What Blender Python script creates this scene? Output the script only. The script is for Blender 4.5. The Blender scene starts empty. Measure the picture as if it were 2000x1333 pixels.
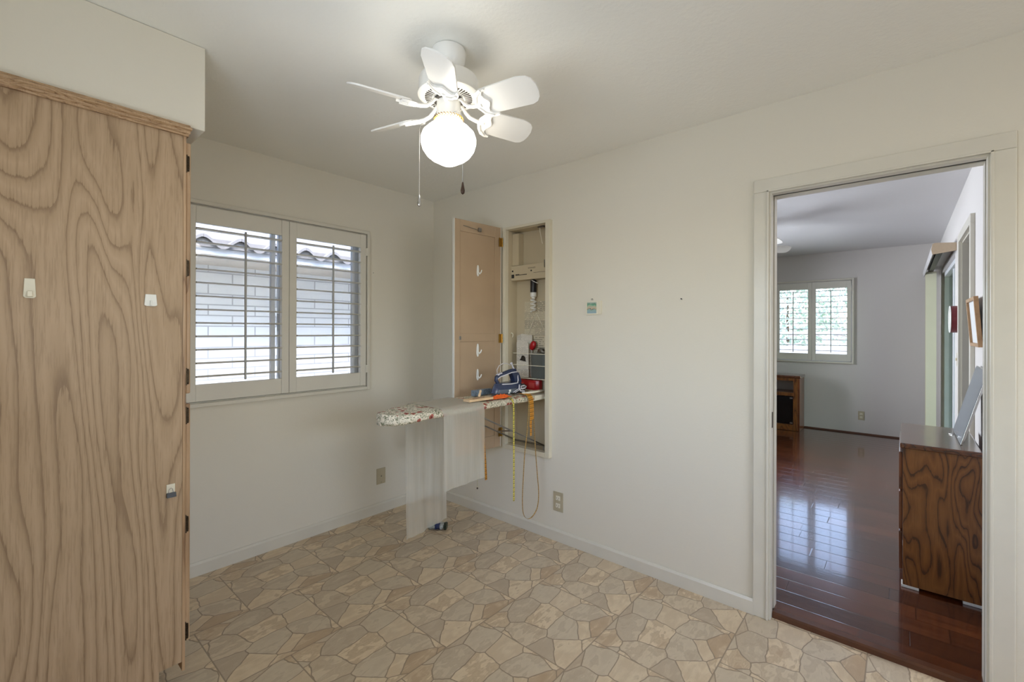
import bpy, bmesh, math, random
from mathutils import Vector, Matrix
random.seed(7)
COL = bpy.context.scene.collection
PI = math.pi
H = 2.44

# ------------------------------------------------------------------ materials
def new_mat(name):
    m = bpy.data.materials.new(name); m.use_nodes = True
    nt = m.node_tree; b = nt.nodes['Principled BSDF']
    return m, nt, b
def lin(c):
    return tuple((x / 12.92 if x <= .04045 else ((x + .055) / 1.055) ** 2.4) for x in [v / 255 for v in c]) + (1,)
def node(nt, t, **kw):
    n = nt.nodes.new(t)
    for k, v in kw.items(): setattr(n, k, v)
    return n
def link(nt, a, b): nt.links.new(a, b)
def math_n(nt, op, a, b=None, c=None):
    n = node(nt, 'ShaderNodeMath', operation=op)
    for i, v in enumerate((a, b, c)):
        if v is None: continue
        if isinstance(v, (int, float)): n.inputs[i].default_value = v
        else: link(nt, v, n.inputs[i])
    return n.outputs[0]
def coords(nt, scale=(1, 1, 1), loc=(0, 0, 0), kind='Object'):
    tc = node(nt, 'ShaderNodeTexCoord'); mp = node(nt, 'ShaderNodeMapping')
    mp.inputs['Scale'].default_value = scale; mp.inputs['Location'].default_value = loc
    link(nt, tc.outputs[kind], mp.inputs[0]); return mp.outputs[0]
def noise(nt, vec, scale, detail=2, rough=.5, dist=0):
    n = node(nt, 'ShaderNodeTexNoise'); n.inputs['Scale'].default_value = scale
    n.inputs['Detail'].default_value = detail; n.inputs['Roughness'].default_value = rough
    n.inputs['Distortion'].default_value = dist; link(nt, vec, n.inputs['Vector']); return n
def ramp(nt, fac, stops, interp='LINEAR'):
    r = node(nt, 'ShaderNodeValToRGB'); r.color_ramp.interpolation = interp
    e = r.color_ramp.elements
    while len(e) > 1: e.remove(e[-1])
    e[0].position = stops[0][0]; e[0].color = stops[0][1]
    for p, c in stops[1:]:
        x = e.new(p); x.color = c
    link(nt, fac, r.inputs[0]); return r.outputs[0]
def mixc(nt, fac, a, b, mode='MIX'):
    n = node(nt, 'ShaderNodeMix', data_type='RGBA', blend_type=mode)
    for i, v in ((0, fac), (6, a), (7, b)):
        if isinstance(v, (int, float, tuple)): n.inputs[i].default_value = v
        else: link(nt, v, n.inputs[i])
    return n.outputs[2]
def bump(nt, b, h, strength=.2, dist=.002):
    n = node(nt, 'ShaderNodeBump'); n.inputs['Strength'].default_value = strength
    n.inputs['Distance'].default_value = dist; link(nt, h, n.inputs['Height']); link(nt, n.outputs[0], b.inputs['Normal'])
def simple(name, rgb, rough=.5, metal=0, var=.04, scale=60, bmp=0, spec=.5, trans=0, emis=None):
    m, nt, b = new_mat(name)
    c = lin(rgb); v = coords(nt)
    n = noise(nt, v, scale, 3)
    d = tuple(max(0, x * (1 - var * 2)) for x in c[:3]) + (1,)
    l = tuple(min(1, x * (1 + var)) for x in c[:3]) + (1,)
    link(nt, ramp(nt, n.outputs[0], [(.3, d), (.7, l)]), b.inputs['Base Color'])
    b.inputs['Roughness'].default_value = rough; b.inputs['Metallic'].default_value = metal
    b.inputs['Specular IOR Level'].default_value = spec
    b.inputs['Transmission Weight'].default_value = trans
    if bmp: bump(nt, b, n.outputs[0], bmp, .001)
    if emis:
        b.inputs['Emission Color'].default_value = lin(emis[0]); b.inputs['Emission Strength'].default_value = emis[1]
    return m
def paint(name, rgb, s=140, strength=.25, rough=.6):
    m, nt, b = new_mat(name); v = coords(nt)
    b.inputs['Base Color'].default_value = lin(rgb); b.inputs['Roughness'].default_value = rough
    b.inputs['Specular IOR Level'].default_value = .35
    n1 = noise(nt, v, s, 3, .6); n2 = noise(nt, v, s * .35, 2)
    a = math_n(nt, 'ADD', n1.outputs[0], n2.outputs[0])
    bump(nt, b, a, strength, .0016); return m
def oak(name, cols, s=1.0, rings=11, rough=.45, coat=0, stretch=.16, pores=.35, axes=(1, 1, 1), loc=(0, 0, 0), bw=.5, zig=.25):
    """plain-sawn oak: contour bands of a stretched noise plus fine vertical pores"""
    m, nt, b = new_mat(name)
    sc = tuple(a * s for a in axes)
    v = coords(nt, (sc[0], sc[1], sc[2] * stretch), loc)
    n = noise(nt, v, 2.6, 2, .42, .25)
    f = math_n(nt, 'FRACT', math_n(nt, 'MULTIPLY', n.outputs[0], rings))
    pw = coords(nt, (axes[0] * 220, axes[1] * 220, axes[2] * 9), loc)
    p = noise(nt, pw, 1, 3, .7)
    p2 = noise(nt, coords(nt, (axes[0] * 26, axes[1] * 26, axes[2] * 5), loc), 1, 3, .6)
    f2 = math_n(nt, 'ADD', f, math_n(nt, 'MULTIPLY', math_n(nt, 'SUBTRACT', p.outputs[0], .5), pores))
    f3 = math_n(nt, 'ADD', f2, math_n(nt, 'MULTIPLY', math_n(nt, 'SUBTRACT', p2.outputs[0], .5), zig))
    base = ramp(nt, f3, [(0, lin(cols[2])), (.06, lin(cols[1])), (bw, lin(cols[0])), (.85, lin(cols[1])), (.985, lin(cols[2]))])
    big = noise(nt, v, 1.1, 1)
    col = mixc(nt, math_n(nt, 'MULTIPLY', big.outputs[0], .3), base, lin(cols[1]))
    pc = ramp(nt, p.outputs[0], [(.36, (.72, .68, .62, 1)), (.5, (1, 1, 1, 1))])
    col = mixc(nt, .55, col, pc, 'MULTIPLY')
    link(nt, col, b.inputs['Base Color'])
    b.inputs['Roughness'].default_value = rough; b.inputs['Coat Weight'].default_value = coat
    b.inputs['Coat Roughness'].default_value = .12
    bump(nt, b, p.outputs[0], .12, .0006); return m

def vinyl_floor():
    m, nt, b = new_mat('flagstone_vinyl')
    T = .457
    tc = node(nt, 'ShaderNodeTexCoord'); sp = node(nt, 'ShaderNodeSeparateXYZ'); link(nt, tc.outputs['Object'], sp.inputs[0])
    v = math_n(nt, 'DIVIDE', math_n(nt, 'ADD', sp.outputs[1], .565 + 20 * T), T)
    row = math_n(nt, 'FLOOR', v)
    sh = math_n(nt, 'MULTIPLY', math_n(nt, 'MODULO', row, 2.0), .5)
    u = math_n(nt, 'ADD', math_n(nt, 'DIVIDE', math_n(nt, 'ADD', sp.outputs[0], .902 + 20 * T), T), math_n(nt, 'SUBTRACT', sh, .5))
    fu = math_n(nt, 'FRACT', u); fv = math_n(nt, 'FRACT', v)
    cb = node(nt, 'ShaderNodeCombineXYZ'); link(nt, fu, cb.inputs[0]); link(nt, math_n(nt, 'MULTIPLY', fv, 1.25), cb.inputs[1])
    wob = noise(nt, cb.outputs[0], 5, 2)
    wv = node(nt, 'ShaderNodeVectorMath', operation='SCALE'); link(nt, wob.outputs['Color'], wv.inputs[0]); wv.inputs['Scale'].default_value = .07
    wa = node(nt, 'ShaderNodeVectorMath', operation='ADD'); link(nt, cb.outputs[0], wa.inputs[0]); link(nt, wv.outputs[0], wa.inputs[1])
    def vor(feat):
        n = node(nt, 'ShaderNodeTexVoronoi', feature=feat, voronoi_dimensions='2D'); n.inputs['Scale'].default_value = 3.0
        n.inputs['Randomness'].default_value = .9; link(nt, wa.outputs[0], n.inputs['Vector']); return n
    v1 = vor('F1'); ve = vor('DISTANCE_TO_EDGE')
    e1 = math_n(nt, 'DIVIDE', ve.outputs['Distance'], 3.3)
    gu = math_n(nt, 'MINIMUM', fu, math_n(nt, 'SUBTRACT', 1.0, fu)); gv = math_n(nt, 'MINIMUM', fv, math_n(nt, 'SUBTRACT', 1.0, fv))
    e = math_n(nt, 'MINIMUM', math_n(nt, 'MULTIPLY', e1, 3.3), math_n(nt, 'MINIMUM', math_n(nt, 'ADD', math_n(nt, 'MULTIPLY', gu, 2.4), .004), math_n(nt, 'ADD', math_n(nt, 'MULTIPLY', gv, 2.4), .004)))
    wc = coords(nt)
    # colour of each stone + diagonal streaks cut off in angular patches
    sx = node(nt, 'ShaderNodeSeparateColor'); link(nt, v1.outputs['Color'], sx.inputs[0])
    st = noise(nt, coords(nt, (9, 26, 1), (1, 3, 0)), 1, 3, .55, .8)
    st2 = noise(nt, wc, 16, 2, .5)
    t = math_n(nt, 'ADD', math_n(nt, 'MULTIPLY', sx.outputs[0], .45), math_n(nt, 'MULTIPLY', st.outputs[0], .75))
    t = math_n(nt, 'ADD', t, math_n(nt, 'MULTIPLY', math_n(nt, 'SUBTRACT', st2.outputs[0], .5), .45))
    col = ramp(nt, t, [(.30, lin((186, 162, 132))), (.48, lin((194, 171, 142))), (.54, lin((208, 188, 158))), (.60, lin((198, 177, 148))), (.66, lin((226, 208, 178))), (.85, lin((212, 192, 162)))])
    tint = ramp(nt, sx.outputs[1], [(.25, lin((172, 165, 146))), (.45, (1, 1, 1, 1))])
    col = mixc(nt, ramp(nt, sx.outputs[1], [(.30, (.5, .5, .5, 1)), (.38, (0, 0, 0, 1))]), col, lin((190, 180, 162)))
    g = noise(nt, wc, 380, 2, .7)
    col = mixc(nt, .5, col, ramp(nt, g.outputs[0], [(.3, (.78, .75, .7, 1)), (.7, (1.0, 1.0, 1.0, 1))]), 'MULTIPLY')
    gm = ramp(nt, e, [(.008, (1, 1, 1, 1)), (.024, (0, 0, 0, 1))])
    link(nt, mixc(nt, gm, col, lin((148, 131, 111))), b.inputs['Base Color'])
    b.inputs['Roughness'].default_value = .36; b.inputs['Specular IOR Level'].default_value = .45
    gh = math_n(nt, 'MINIMUM', e, .04)
    h = math_n(nt, 'ADD', math_n(nt, 'MULTIPLY', gh, 18), math_n(nt, 'MULTIPLY', noise(nt, coords(nt, (60, 110, 1)), 1, 4, .7).outputs[0], .8))
    bump(nt, b, h, .28, .002)
    return m

def plank_floor():
    m, nt, b = new_mat('dark_plank')
    W, L = .127, .62
    tc = node(nt, 'ShaderNodeTexCoord'); sp = node(nt, 'ShaderNodeSeparateXYZ'); link(nt, tc.outputs['Object'], sp.inputs[0])
    u = math_n(nt, 'DIVIDE', math_n(nt, 'ADD', sp.outputs[0], 10.0), W); ru = math_n(nt, 'FLOOR', u)
    wn = node(nt, 'ShaderNodeTexWhiteNoise', noise_dimensions='1D'); link(nt, ru, wn.inputs['W'])
    v = math_n(nt, 'ADD', math_n(nt, 'DIVIDE', math_n(nt, 'ADD', sp.outputs[1], 30.0), L), wn.outputs['Value'])
    rv = math_n(nt, 'FLOOR', v)
    cb = node(nt, 'ShaderNodeCombineXYZ'); link(nt, ru, cb.inputs[0]); link(nt, rv, cb.inputs[1])
    w2 = node(nt, 'ShaderNodeTexWhiteNoise', noise_dimensions='2D'); link(nt, cb.outputs[0], w2.inputs['Vector'])
    fu = math_n(nt, 'FRACT', u); fv = math_n(nt, 'FRACT', v)
    gu = math_n(nt, 'MULTIPLY', math_n(nt, 'MINIMUM', fu, math_n(nt, 'SUBTRACT', 1.0, fu)), W)
    gv = math_n(nt, 'MULTIPLY', math_n(nt, 'MINIMUM', fv, math_n(nt, 'SUBTRACT', 1.0, fv)), L)
    e = math_n(nt, 'MINIMUM', gu, gv)
    gr = noise(nt, coords(nt, (34, 2.6, 1)), 1, 4, .65, .4)
    t = math_n(nt, 'ADD', math_n(nt, 'MULTIPLY', w2.outputs['Value'], .25), math_n(nt, 'MULTIPLY', gr.outputs[0], .85))
    col = ramp(nt, t, [(.20, lin((48, 21, 9))), (.5, lin((72, 33, 13))), (.66, lin((92, 45, 19))), (.9, lin((112, 60, 27)))])
    gm = ramp(nt, e, [(.0011, (1, 1, 1, 1)), (.0026, (0, 0, 0, 1))])
    link(nt, mixc(nt, gm, col, lin((30, 14, 8))), b.inputs['Base Color'])
    b.inputs['Roughness'].default_value = .22; b.inputs['Specular IOR Level'].default_value = .6
    b.inputs['Coat Weight'].default_value = .8; b.inputs['Coat Roughness'].default_value = .07; b.inputs['Coat IOR'].default_value = 1.5
    h = math_n(nt, 'ADD', math_n(nt, 'MULTIPLY', math_n(nt, 'MINIMUM', e, .003), 260), math_n(nt, 'MULTIPLY', noise(nt, coords(nt, (46, 9, 1)), 1, 3, .6).outputs[0], .42))
    bump(nt, b, h, .30, .0012)
    link(nt, b.inputs['Normal'].links[0].from_socket, b.inputs['Coat Normal'])
    return m

def print_mat(name, paper, ink, rows, cols=1, dens=.55, axes='yz', words=26):
    """paper covered with lines of illegibly small print"""
    m, nt, b = new_mat(name)
    tc = node(nt, 'ShaderNodeTexCoord'); sp = node(nt, 'ShaderNodeSeparateXYZ'); link(nt, tc.outputs['Object'], sp.inputs[0])
    o = {'x': 0, 'y': 1, 'z': 2}
    a, c = sp.outputs[o[axes[0]]], sp.outputs[o[axes[1]]]
    v = math_n(nt, 'MULTIPLY', c, rows); u = math_n(nt, 'MULTIPLY', a, words)
    ln = math_n(nt, 'LESS_THAN', math_n(nt, 'FRACT', v), .45)
    cb = node(nt, 'ShaderNodeCombineXYZ'); link(nt, math_n(nt, 'MULTIPLY', u, 1.0), cb.inputs[0]); link(nt, math_n(nt, 'MULTIPLY', math_n(nt, 'FLOOR', v), 7.3), cb.inputs[1])
    n = noise(nt, cb.outputs[0], 1.7, 1)
    cb2 = node(nt, 'ShaderNodeCombineXYZ'); link(nt, math_n(nt, 'FLOOR', math_n(nt, 'DIVIDE', v, 9)), cb2.inputs[0]); link(nt, math_n(nt, 'FLOOR', math_n(nt, 'MULTIPLY', a, 10)), cb2.inputs[1])
    w = node(nt, 'ShaderNodeTexWhiteNoise', noise_dimensions='2D'); link(nt, cb2.outputs[0], w.inputs['Vector'])
    k = math_n(nt, 'MULTIPLY', ln, math_n(nt, 'GREATER_THAN', n.outputs[0], 1 - dens))
    k = math_n(nt, 'MULTIPLY', k, math_n(nt, 'ADD', .35, math_n(nt, 'MULTIPLY', w.outputs['Value'], .6)))
    link(nt, mixc(nt, k, lin(paper), lin(ink)), b.inputs['Base Color']); b.inputs['Roughness'].default_value = .6
    return m

def floral():
    m, nt, b = new_mat('floral_cotton')
    v = coords(nt, (1, 1, 1))
    base = lin((216, 206, 184))
    vo = node(nt, 'ShaderNodeTexVoronoi', feature='F1'); vo.inputs['Scale'].default_value = 27; link(nt, v, vo.inputs['Vector'])
    nz = noise(nt, v, 60, 2); d = math_n(nt, 'ADD', vo.outputs['Distance'], math_n(nt, 'MULTIPLY', math_n(nt, 'SUBTRACT', nz.outputs[0], .5), .5))
    sx = node(nt, 'ShaderNodeSeparateColor'); link(nt, vo.outputs['Color'], sx.inputs[0])
    fl = math_n(nt, 'MULTIPLY', math_n(nt, 'LESS_THAN', d, .34), math_n(nt, 'GREATER_THAN', sx.outputs[0], .35))
    core = math_n(nt, 'LESS_THAN', d, .13)
    n2 = noise(nt, v, 46, 2, .5, 1.5)
    vine = math_n(nt, 'LESS_THAN', math_n(nt, 'ABSOLUTE', math_n(nt, 'SUBTRACT', n2.outputs[0], .5)), .035)
    lf = node(nt, 'ShaderNodeTexVoronoi', feature='F1'); lf.inputs['Scale'].default_value = 75; link(nt, v, lf.inputs['Vector'])
    leaf = math_n(nt, 'MULTIPLY', math_n(nt, 'LESS_THAN', lf.outputs['Distance'], .33), math_n(nt, 'GREATER_THAN', n2.outputs[0], .60))
    c = mixc(nt, vine, base, lin((110, 112, 84)))
    c = mixc(nt, leaf, c, lin((126, 128, 98)))
    c = mixc(nt, fl, c, lin((158, 84, 68)))
    c = mixc(nt, math_n(nt, 'MULTIPLY', core, fl), c, lin((96, 40, 36)))
    link(nt, c, b.inputs['Base Color']); b.inputs['Roughness'].default_value = .75
    bump(nt, b, noise(nt, v, 26, 3).outputs[0], .35, .004)
    return m

def sheer():
    m, nt, b = new_mat('sheer_paper')
    v = coords(nt, (1, 1, 1))
    out = nt.nodes['Material Output']
    n = noise(nt, coords(nt, (150, 150, 3)), 1, 3); n3 = noise(nt, v, 9, 2)
    link(nt, ramp(nt, n.outputs[0], [(.3, lin((198, 192, 178))), (.7, lin((208, 202, 188)))]), b.inputs['Base Color'])
    b.inputs['Roughness'].default_value = .45
    tr = node(nt, 'ShaderNodeBsdfTransparent'); mx = node(nt, 'ShaderNodeMixShader')
    mx.inputs[0].default_value = .45
    link(nt, tr.outputs[0], mx.inputs[1]); link(nt, b.outputs[0], mx.inputs[2]); link(nt, mx.outputs[0], out.inputs[0])
    return m
def glass_mat(name, tint=(246, 247, 250), rough=.0):
    m, nt, b = new_mat(name); out = nt.nodes['Material Output']
    tr = node(nt, 'ShaderNodeBsdfTransparent'); tr.inputs[0].default_value = lin(tint)
    gl = node(nt, 'ShaderNodeBsdfGlossy'); gl.inputs['Roughness'].default_value = rough
    fr = node(nt, 'ShaderNodeFresnel'); fr.inputs[0].default_value = 1.45
    mx = node(nt, 'ShaderNodeMixShader'); link(nt, fr.outputs[0], mx.inputs[0]); link(nt, tr.outputs[0], mx.inputs[1]); link(nt, gl.outputs[0], mx.inputs[2])
    link(nt, mx.outputs[0], out.inputs[0]); return m
def tape_mat(name, rgb, dark):
    m, nt, b = new_mat(name)
    tc = node(nt, 'ShaderNodeTexCoord'); sp = node(nt, 'ShaderNodeSeparateXYZ'); link(nt, tc.outputs['Object'], sp.inputs[0])
    f = math_n(nt, 'FRACT', math_n(nt, 'MULTIPLY', sp.outputs[2], 78))
    k = math_n(nt, 'LESS_THAN', f, .22)
    f2 = math_n(nt, 'LESS_THAN', math_n(nt, 'FRACT', math_n(nt, 'MULTIPLY', sp.outputs[2], 39)), .3)
    c = mixc(nt, math_n(nt, 'MULTIPLY', k, .8), lin(rgb), lin(dark)); c = mixc(nt, math_n(nt, 'MULTIPLY', f2, .5), c, lin(dark))
    link(nt, c, b.inputs['Base Color']); b.inputs['Roughness'].default_value = .45; return m
def brick_mat(name, c1, c2, mortar, bw=.40, bh=.2):
    m, nt, b = new_mat(name)
    tc = node(nt, 'ShaderNodeTexCoord'); sp = node(nt, 'ShaderNodeSeparateXYZ'); link(nt, tc.outputs['Object'], sp.inputs[0])
    cb = node(nt, 'ShaderNodeCombineXYZ'); link(nt, math_n(nt, 'ADD', sp.outputs[0], sp.outputs[1]), cb.inputs[0]); link(nt, sp.outputs[2], cb.inputs[1])
    br = node(nt, 'ShaderNodeTexBrick'); link(nt, cb.outputs[0], br.inputs['Vector'])
    br.inputs['Color1'].default_value = lin(c1); br.inputs['Color2'].default_value = lin(c2); br.inputs['Mortar'].default_value = lin(mortar)
    br.inputs['Scale'].default_value = 1; br.inputs['Brick Width'].default_value = bw; br.inputs['Row Height'].default_value = bh
    br.inputs['Mortar Size'].default_value = .006
    link(nt, br.outputs[0], b.inputs['Base Color']); b.inputs['Roughness'].default_value = .85
    n = noise(nt, coords(nt), 60, 3); h = math_n(nt, 'SUBTRACT', math_n(nt, 'MULTIPLY', n.outputs[0], .3), br.outputs['Fac'])
    bump(nt, b, h, .5, .004); return m
def foliage_mat(name, a, c):
    m, nt, b = new_mat(name)
    n = noise(nt, coords(nt), 9, 4, .7)
    link(nt, ramp(nt, n.outputs[0], [(.35, lin(a)), (.65, lin(c))]), b.inputs['Base Color']); b.inputs['Roughness'].default_value = .6
    return m

M = {}
M['wall'] = paint('cream_wall_paint', (221, 216, 202))
M['wall2'] = paint('grey_white_wall_paint', (212, 208, 204))
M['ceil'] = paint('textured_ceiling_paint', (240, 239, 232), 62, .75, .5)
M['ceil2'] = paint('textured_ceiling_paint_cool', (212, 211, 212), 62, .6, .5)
M['trim'] = simple('cream_gloss_trim', (214, 210, 197), .32, var=.015, scale=8)
M['trimw'] = simple('white_satin_shutter', (218, 215, 204), .35, var=.01, scale=8)
M['vinyl'] = vinyl_floor()
M['plank'] = plank_floor()
M['oakl'] = oak('pale_oak_veneer', ((184, 158, 128), (172, 146, 115), (138, 112, 84)), s=1.0, rings=36, rough=.5, stretch=.15, zig=.4, loc=(.3, 0, 2.2))
M['oakt'] = oak('pale_oak_trim', ((190, 160, 126), (172, 140, 106), (130, 98, 68)), s=3, rings=8, rough=.4, stretch=.1)
M['oakh'] = oak('pale_oak_moulding', ((190, 160, 126), (168, 136, 100), (128, 96, 66)), s=3, rings=8, rough=.4, stretch=8)
M['oakd'] = oak('golden_dark_oak', ((134, 86, 40), (112, 66, 27), (58, 30, 11)), s=2.2, rings=17, rough=.3, coat=.3, stretch=.22, loc=(0, .4, .1), bw=.5, zig=.9)
M['oakdt'] = oak('golden_dark_oak_trim', ((120, 66, 30), (98, 50, 20), (60, 28, 10)), s=4, rings=6, rough=.28, coat=.4, stretch=.2)
M['oaktop'] = oak('dark_oak_top', ((104, 60, 34), (86, 46, 24), (48, 24, 10)), s=2.4, rings=9, rough=.22, coat=.8, stretch=2.4, axes=(.4, 1, 1))
M['black'] = simple('black_gloss', (16, 15, 15), .15, var=.02)
M['dkplastic'] = simple('black_plastic', (28, 28, 30), .4)
M['brass'] = simple('worn_brass', (176, 138, 66), .32, 1, .12, 300)
M['bronze'] = simple('antique_bronze_hinge', (70, 60, 48), .35, 1, .2, 200)
M['chrome'] = simple('chrome', (200, 200, 200), .18, 1, .03)
M['steel'] = simple('dull_steel', (150, 148, 144), .35, 1, .06)
M['fanwhite'] = simple('white_enamel', (236, 234, 228), .3, var=.01, scale=10)
M['vent'] = simple('vent_shadow_grey', (70, 66, 60), .7)
M['cream'] = simple('cream_plastic', (228, 222, 202), .4, var=.02, scale=20)
M['whitep'] = simple('white_plastic', (232, 232, 226), .35, var=.02, scale=20)
M['almond'] = simple('almond_plate', (182, 172, 146), .4, var=.02, scale=20)
M['taupe'] = simple('taupe_door_paint', (176, 152, 124), .45, var=.03, scale=5)
M['cabin'] = simple('cream_cabinet_paint', (192, 179, 151), .5, var=.02, scale=6)
M['frame'] = simple('cream_frame_paint', (214, 206, 184), .4, var=.02, scale=6)
M['floral'] = floral(); M['sheer'] = sheer()
M['sheet1'] = print_mat('instruction_print', (214, 204, 178), (70, 64, 56), 150, dens=.62, words=60)
M['sheet2'] = print_mat('diagram_print', (206, 196, 170), (80, 74, 64), 70, dens=.5, words=30)
M['leaf1'] = print_mat('leaflet_print', (222, 216, 202), (96, 92, 88), 180, dens=.6, words=70)
M['greybin'] = simple('smoky_grey_plastic', (92, 96, 92), .35, var=.05, scale=14)
M['red'] = simple('red_plastic', (168, 22, 26), .3, var=.04, scale=14)
M['dkred'] = simple('dark_red', (104, 24, 32), .35, var=.05)
M['redlbl'] = simple('pinkish_red_label', (190, 70, 66), .4)
M['navy'] = simple('navy_blue_plastic', (46, 56, 82), .25, var=.04, scale=20)
M['smoke'] = simple('smoky_tank', (92, 100, 110), .12, var=.05, scale=20)
M['lilac'] = simple('pale_lilac_plastic', (214, 212, 218), .3, var=.02)
M['orange'] = simple('orange_fabric', (238, 104, 28), .6, var=.10, scale=40, bmp=.4)
M['woodblk'] = simple('blond_wood', (222, 190, 148), .5, var=.05, scale=30)
M['wood_dk'] = simple('dark_wood_pull', (58, 36, 22), .35)
M['tapey'] = tape_mat('yellow_tape', (214, 200, 84), (56, 52, 30))
M['tapeo'] = tape_mat('orange_tape', (206, 140, 34), (70, 44, 12))
M['tapeb'] = tape_mat('tan_tape', (196, 160, 96), (150, 116, 60))
M['louver'] = M['trimw']
M['rod'] = simple('grey_tilt_rod', (176, 178, 176), .4, var=.02)
M['alu'] = simple('white_vinyl_window_frame', (238, 241, 246), .35, var=.02, scale=8)
M['glass'] = glass_mat('window_glass')
M['glass2'] = glass_mat('patio_glass', (206, 218, 208))
M['globe'] = None
m, nt, b = new_mat('lit_opal_glass'); M['globe'] = m
b.inputs['Base Color'].default_value = (.9, .89, .86, 1); b.inputs['Roughness'].default_value = .25
lw = node(nt, 'ShaderNodeTexNoise'); lw.inputs['Scale'].default_value = 3
b.inputs['Emission Color'].default_value = lin((255, 249, 238)); b.inputs['Emission Strength'].default_value = 3.1
M['mirror'] = simple('pale_print_under_glass', (138, 148, 156), .1, var=.10, scale=7, spec=.8)
M['artgreen'] = None
m, nt, b = new_mat('seaside_tile_glaze'); M['artgreen'] = m
n = noise(nt, coords(nt, (1, 1, 1)), 60, 3, .6, .6); tc = node(nt, 'ShaderNodeTexCoord'); sp = node(nt, 'ShaderNodeSeparateXYZ'); link(nt, tc.outputs['Object'], sp.inputs[0])
zz = math_n(nt, 'ADD', math_n(nt, 'MULTIPLY', math_n(nt, 'SUBTRACT', sp.outputs[2], 1.475), 16), math_n(nt, 'MULTIPLY', math_n(nt, 'SUBTRACT', n.outputs[0], .5), .55))
link(nt, ramp(nt, zz, [(0, lin((150, 176, 186))), (.3, lin((150, 178, 170))), (.36, lin((100, 104, 90))), (.42, lin((200, 176, 150))), (.62, lin((190, 186, 160))), (.72, lin((122, 176, 150))), (.9, lin((96, 140, 116))), (1, lin((176, 186, 178)))]), b.inputs['Base Color']); b.inputs['Roughness'].default_value = .3
M['stucco'] = brick_mat('painted_block', (236, 239, 238), (231, 234, 233), (186, 188, 190), .40, .10)
M['tileroof'] = simple('pale_concrete_roof_tile', (128, 126, 123), .8, var=.08, scale=20, bmp=.3)
M['fascia'] = simple('beige_fascia', (196, 190, 178), .7)
M['gravel'] = simple('pale_gravel', (190, 184, 174), .9, var=.2, scale=60, bmp=.6)
M['blockf'] = brick_mat('pale_fence_block', (226, 222, 218), (218, 214, 210), (190, 186, 182), .40, .2)
M['leafa'] = foliage_mat('hazed_hedge_leaf', (150, 170, 148), (206, 218, 200))  # greens lightened: the washed-out haze outside is put into the leaf colour
M['leafb'] = foliage_mat('hazed_shrub_leaf', (150, 172, 156), (208, 220, 206))  # same outdoor haze painted into this paler leaf colour
M['bark'] = simple('bark', (96, 78, 62), .9, var=.2, scale=30, bmp=.5)
M['patio'] = simple('grey_green_stucco', (204, 212, 200), .8, var=.03, scale=30, bmp=.2)
M['blind'] = simple('cream_vinyl_slat', (226, 222, 196), .4, var=.01, scale=6)
M['valw'] = simple('pale_valance_vinyl', (206, 204, 204), .35, var=.01, scale=6)
M['tan'] = simple('tan_end_cap', (190, 170, 144), .45, var=.02)
M['picw'] = simple('light_wood_frame', (170, 132, 92), .4, var=.08, scale=40)
M['pap'] = simple('white_mat_board', (220, 222, 222), .5)
M['felt'] = simple('white_glide', (216, 216, 212), .5)
M['brownq'] = simple('dark_wood_quarter_round', (84, 48, 26), .35, var=.1, scale=20)
M['foil'] = simple('crumpled_foil_wrapper', (180, 186, 184), .3, .4, .2, 90)
M['foilb'] = simple('dark_blue_print', (38, 50, 92), .35)
M['foilg'] = simple('dark_green_print', (40, 54, 44), .35)

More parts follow.
